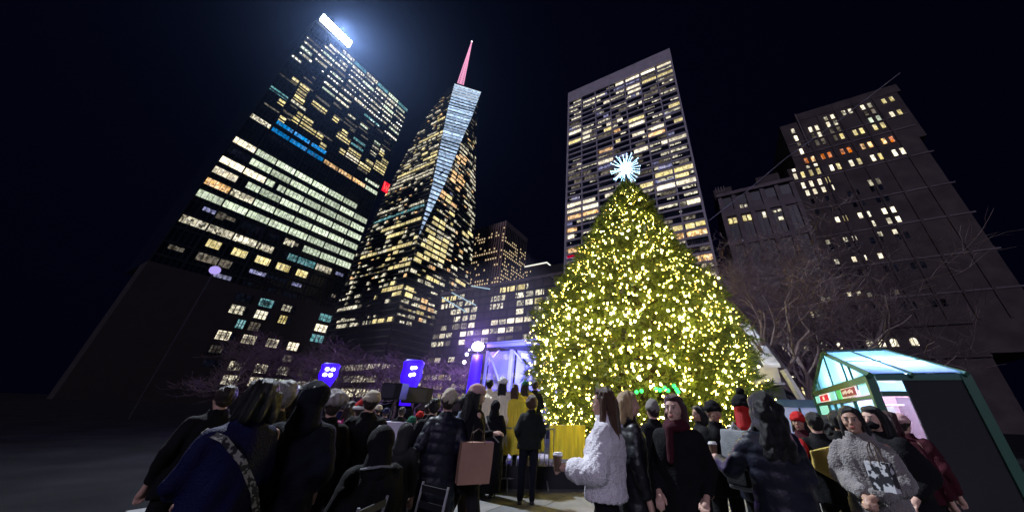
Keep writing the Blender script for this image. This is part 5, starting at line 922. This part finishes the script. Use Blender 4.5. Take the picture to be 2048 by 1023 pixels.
def cup(lab, c):
    B = thing('paper_cup', lab, 'cup', c); MB().ring([[(r_*math.cos(t), r_*math.sin(t), z_) for t in np.linspace(0, 2*math.pi, 17)[:-1]] for z_, r_ in ((-.055, .027), (.05, .037))]).build('cup', 'cup_brown', B, False)
    MB().ring([[(r_*math.cos(t), r_*math.sin(t), z_) for t in np.linspace(0, 2*math.pi, 17)[:-1]] for z_, r_ in ((.05, .040), (.060, .040), (.063, .034), (.072, .033))]).build('lid', 'cup_white', B)
bpy.context.view_layer.update()
cup('paper cup with white lid held out by the woman in the fluffy white coat', hw[0]+Vector((-.02, -.02, .03))); cup('paper cup with white lid held by the woman with curly black hair', hc[0]+Vector((0, 0, .04)))
# backpack
BK = thing('backpack', 'light grey backpack with a dark pocket on the person in the red hood', 'backpack', pb.location, pb.rotation_euler.z); BK.scale = pb.scale
Q = MB(); Q.ring([[(x*(.15-.02*abs(t-.5)), -.20-.075*(1 if y < 0 else -1)*(.5+.9*math.sin(math.pi*(.15+.7*t))), .88+.50*t) for x, y in ((-1, -1), (-.6, -1.0), (.6, -1.0), (1, -1), (1, 1), (-1, 1))] for t in (0, .1, .3, .5, .7, .9, 1)]); blob('bag', Q, 'pale_grey', BK, .012, 4, ('fold', .006))
Q = MB().box(-.11, .11, -.335, -.27, .92, 1.14); blob('pocket', Q, 'charcoal', BK, .012, 4); MB().tube([(-.05, -.2, 1.38), (0, -.21, 1.43), (.05, -.2, 1.38)], .008, 6).build('handle', 'pale_grey', BK)
for s in (-1, 1): MB().tube([(s*.10, -.16, 1.36), (s*.12, -.06, 1.44), (s*.12, .08, 1.41), (s*.13, .15, 1.25), (s*.17, .05, 1.02)], .017, 6).build('strap', 'pale_grey', BK)
MB().ell((.02, .10, 1.44), (.055, .05, .075), None, 12, 8).build('white_mask', 'white_fur', pb, True)
# yellow and red panels of the jacket
Q = MB().prism([(-.20, -.185, 1.30), (.03, -.20, 1.36), (.22, -.17, 1.10), (.19, -.18, .98), (-.02, -.205, 1.02), (-.20, -.18, 1.12)], (0, .05, 0)); blob('yellow_panel', Q, 'yellow_shell', yj, .014, 3, ('fold', .006)); Q = MB().ell((-.235, -.05, 1.30), (.07, .11, .12)); blob('red_shoulder', Q, 'red_knit', yj, .014, 2)
Q = MB().ell((.27, -.06, 1.08), (.075, .08, .09)); blob('red_cuff', Q, 'red_satin', yj, .014, 2)
# seated person's collar line, hooded figure's strap
MB().tube([(-.12, -.02, .98), (-.09, -.13, 1.0), (0, -.155, 1.01), (.09, -.13, 1.0), (.12, -.02, .98)], .010, 6).build('collar_piping', 'pale_grey', [o for o in col.objects if o.get('label', '').startswith('seated person')][0])
MB().tube([(-.19, -.05, 1.40), (-.08, -.17, 1.28), (.05, -.19, 1.10), (.20, -.10, .95)], .014, 6).build('strap', 'grey_knit', hp_)
flush()
# chairs and floor things at the left
def bistro_chair(x, y, lab, rz):
    Cq = thing('bistro_chair', lab, 'chair', (x, y, 0), rz, 'black bistro chairs'); 
    for i in range(6): MB().box(-.19, .19, -.19+i*.066, -.14+i*.066, .44, .455).build('seat_slat', 'steel_dark', Cq)
    for s in (-1, 1): MB().tube([(s*.19, .22, .01), (s*.19, -.02, .25), (s*.18, -.22, .46), (s*.18, -.27, .85)], .011, 6).build('leg', 'galv', Cq); MB().tube([(s*.17, -.22, .01), (s*.17, .0, .25), (s*.17, .19, .44)], .011, 6).build('leg', 'galv', Cq)
    for z_ in (.66, .78): MB().box(-.18, .18, -.272, -.258, z_, z_+.05).build('back_slat', 'steel_dark', Cq)
for x, y, d, rz, lab in ((775, 990, 2.75, .4, 'black folding bistro chair under the hunched seated person'), (822, 960, 3.5, 2.2, 'empty black folding bistro chair right of the seated person'), (690, 960, 3.3, 1.0, 'black folding bistro chair left of the seated person')):
    p = at(x, y, d); bistro_chair(p.x, p.y, lab, -azim(x, y)+rz)
p = at(668, 990, 2.6); TB = thing('bistro_table', 'small round black bistro table in the dark left foreground', 'table', (p.x, p.y+.2, 0)); MB().tube([(0, 0, .70), (0, 0, .715)], .3, 20).build('table_top', 'steel_dark', TB)
for k_ in range(3): MB().tube([(math.cos(k_*2.1)*.2, math.sin(k_*2.1)*.2, .01), (-math.cos(k_*2.1)*.12, -math.sin(k_*2.1)*.12, .7)], .011, 6).build('leg', 'galv', TB)
# ================================================================ night air
hz = MB().box(-330, 130, -60, 330, -1, 410).build('haze', None); hm = bpy.data.materials.new('haze'); hm.use_nodes = True; hn = hm.node_tree; hn.nodes.clear()
ho = hn.nodes.new('ShaderNodeOutputMaterial'); hv_ = hn.nodes.new('ShaderNodeVolumePrincipled'); hv_.inputs['Color'].default_value = (.34, .52, 1, 1); hv_.inputs['Density'].default_value = .00005; hv_.inputs['Anisotropy'].default_value = .84
hn.links.new(hv_.outputs[0], ho.inputs['Volume']); hz.data.materials.append(hm); tag(hz, kind='stuff')
sm_ = MB().box(-44, -12.2, 17.5, 44, 2.2, 12.5).build('stage_smoke', None); sm2 = bpy.data.materials.new('stage_smoke'); sm2.use_nodes = True; hn = sm2.node_tree; hn.nodes.clear()
ho = hn.nodes.new('ShaderNodeOutputMaterial'); hv_ = hn.nodes.new('ShaderNodeVolumePrincipled'); hv_.inputs['Color'].default_value = (.8, .75, 1, 1); hv_.inputs['Density'].default_value = .006; hv_.inputs['Anisotropy'].default_value = .35
hn.links.new(hv_.outputs[0], ho.inputs['Volume']); sm_.data.materials.append(sm2); tag(sm_, kind='stuff')
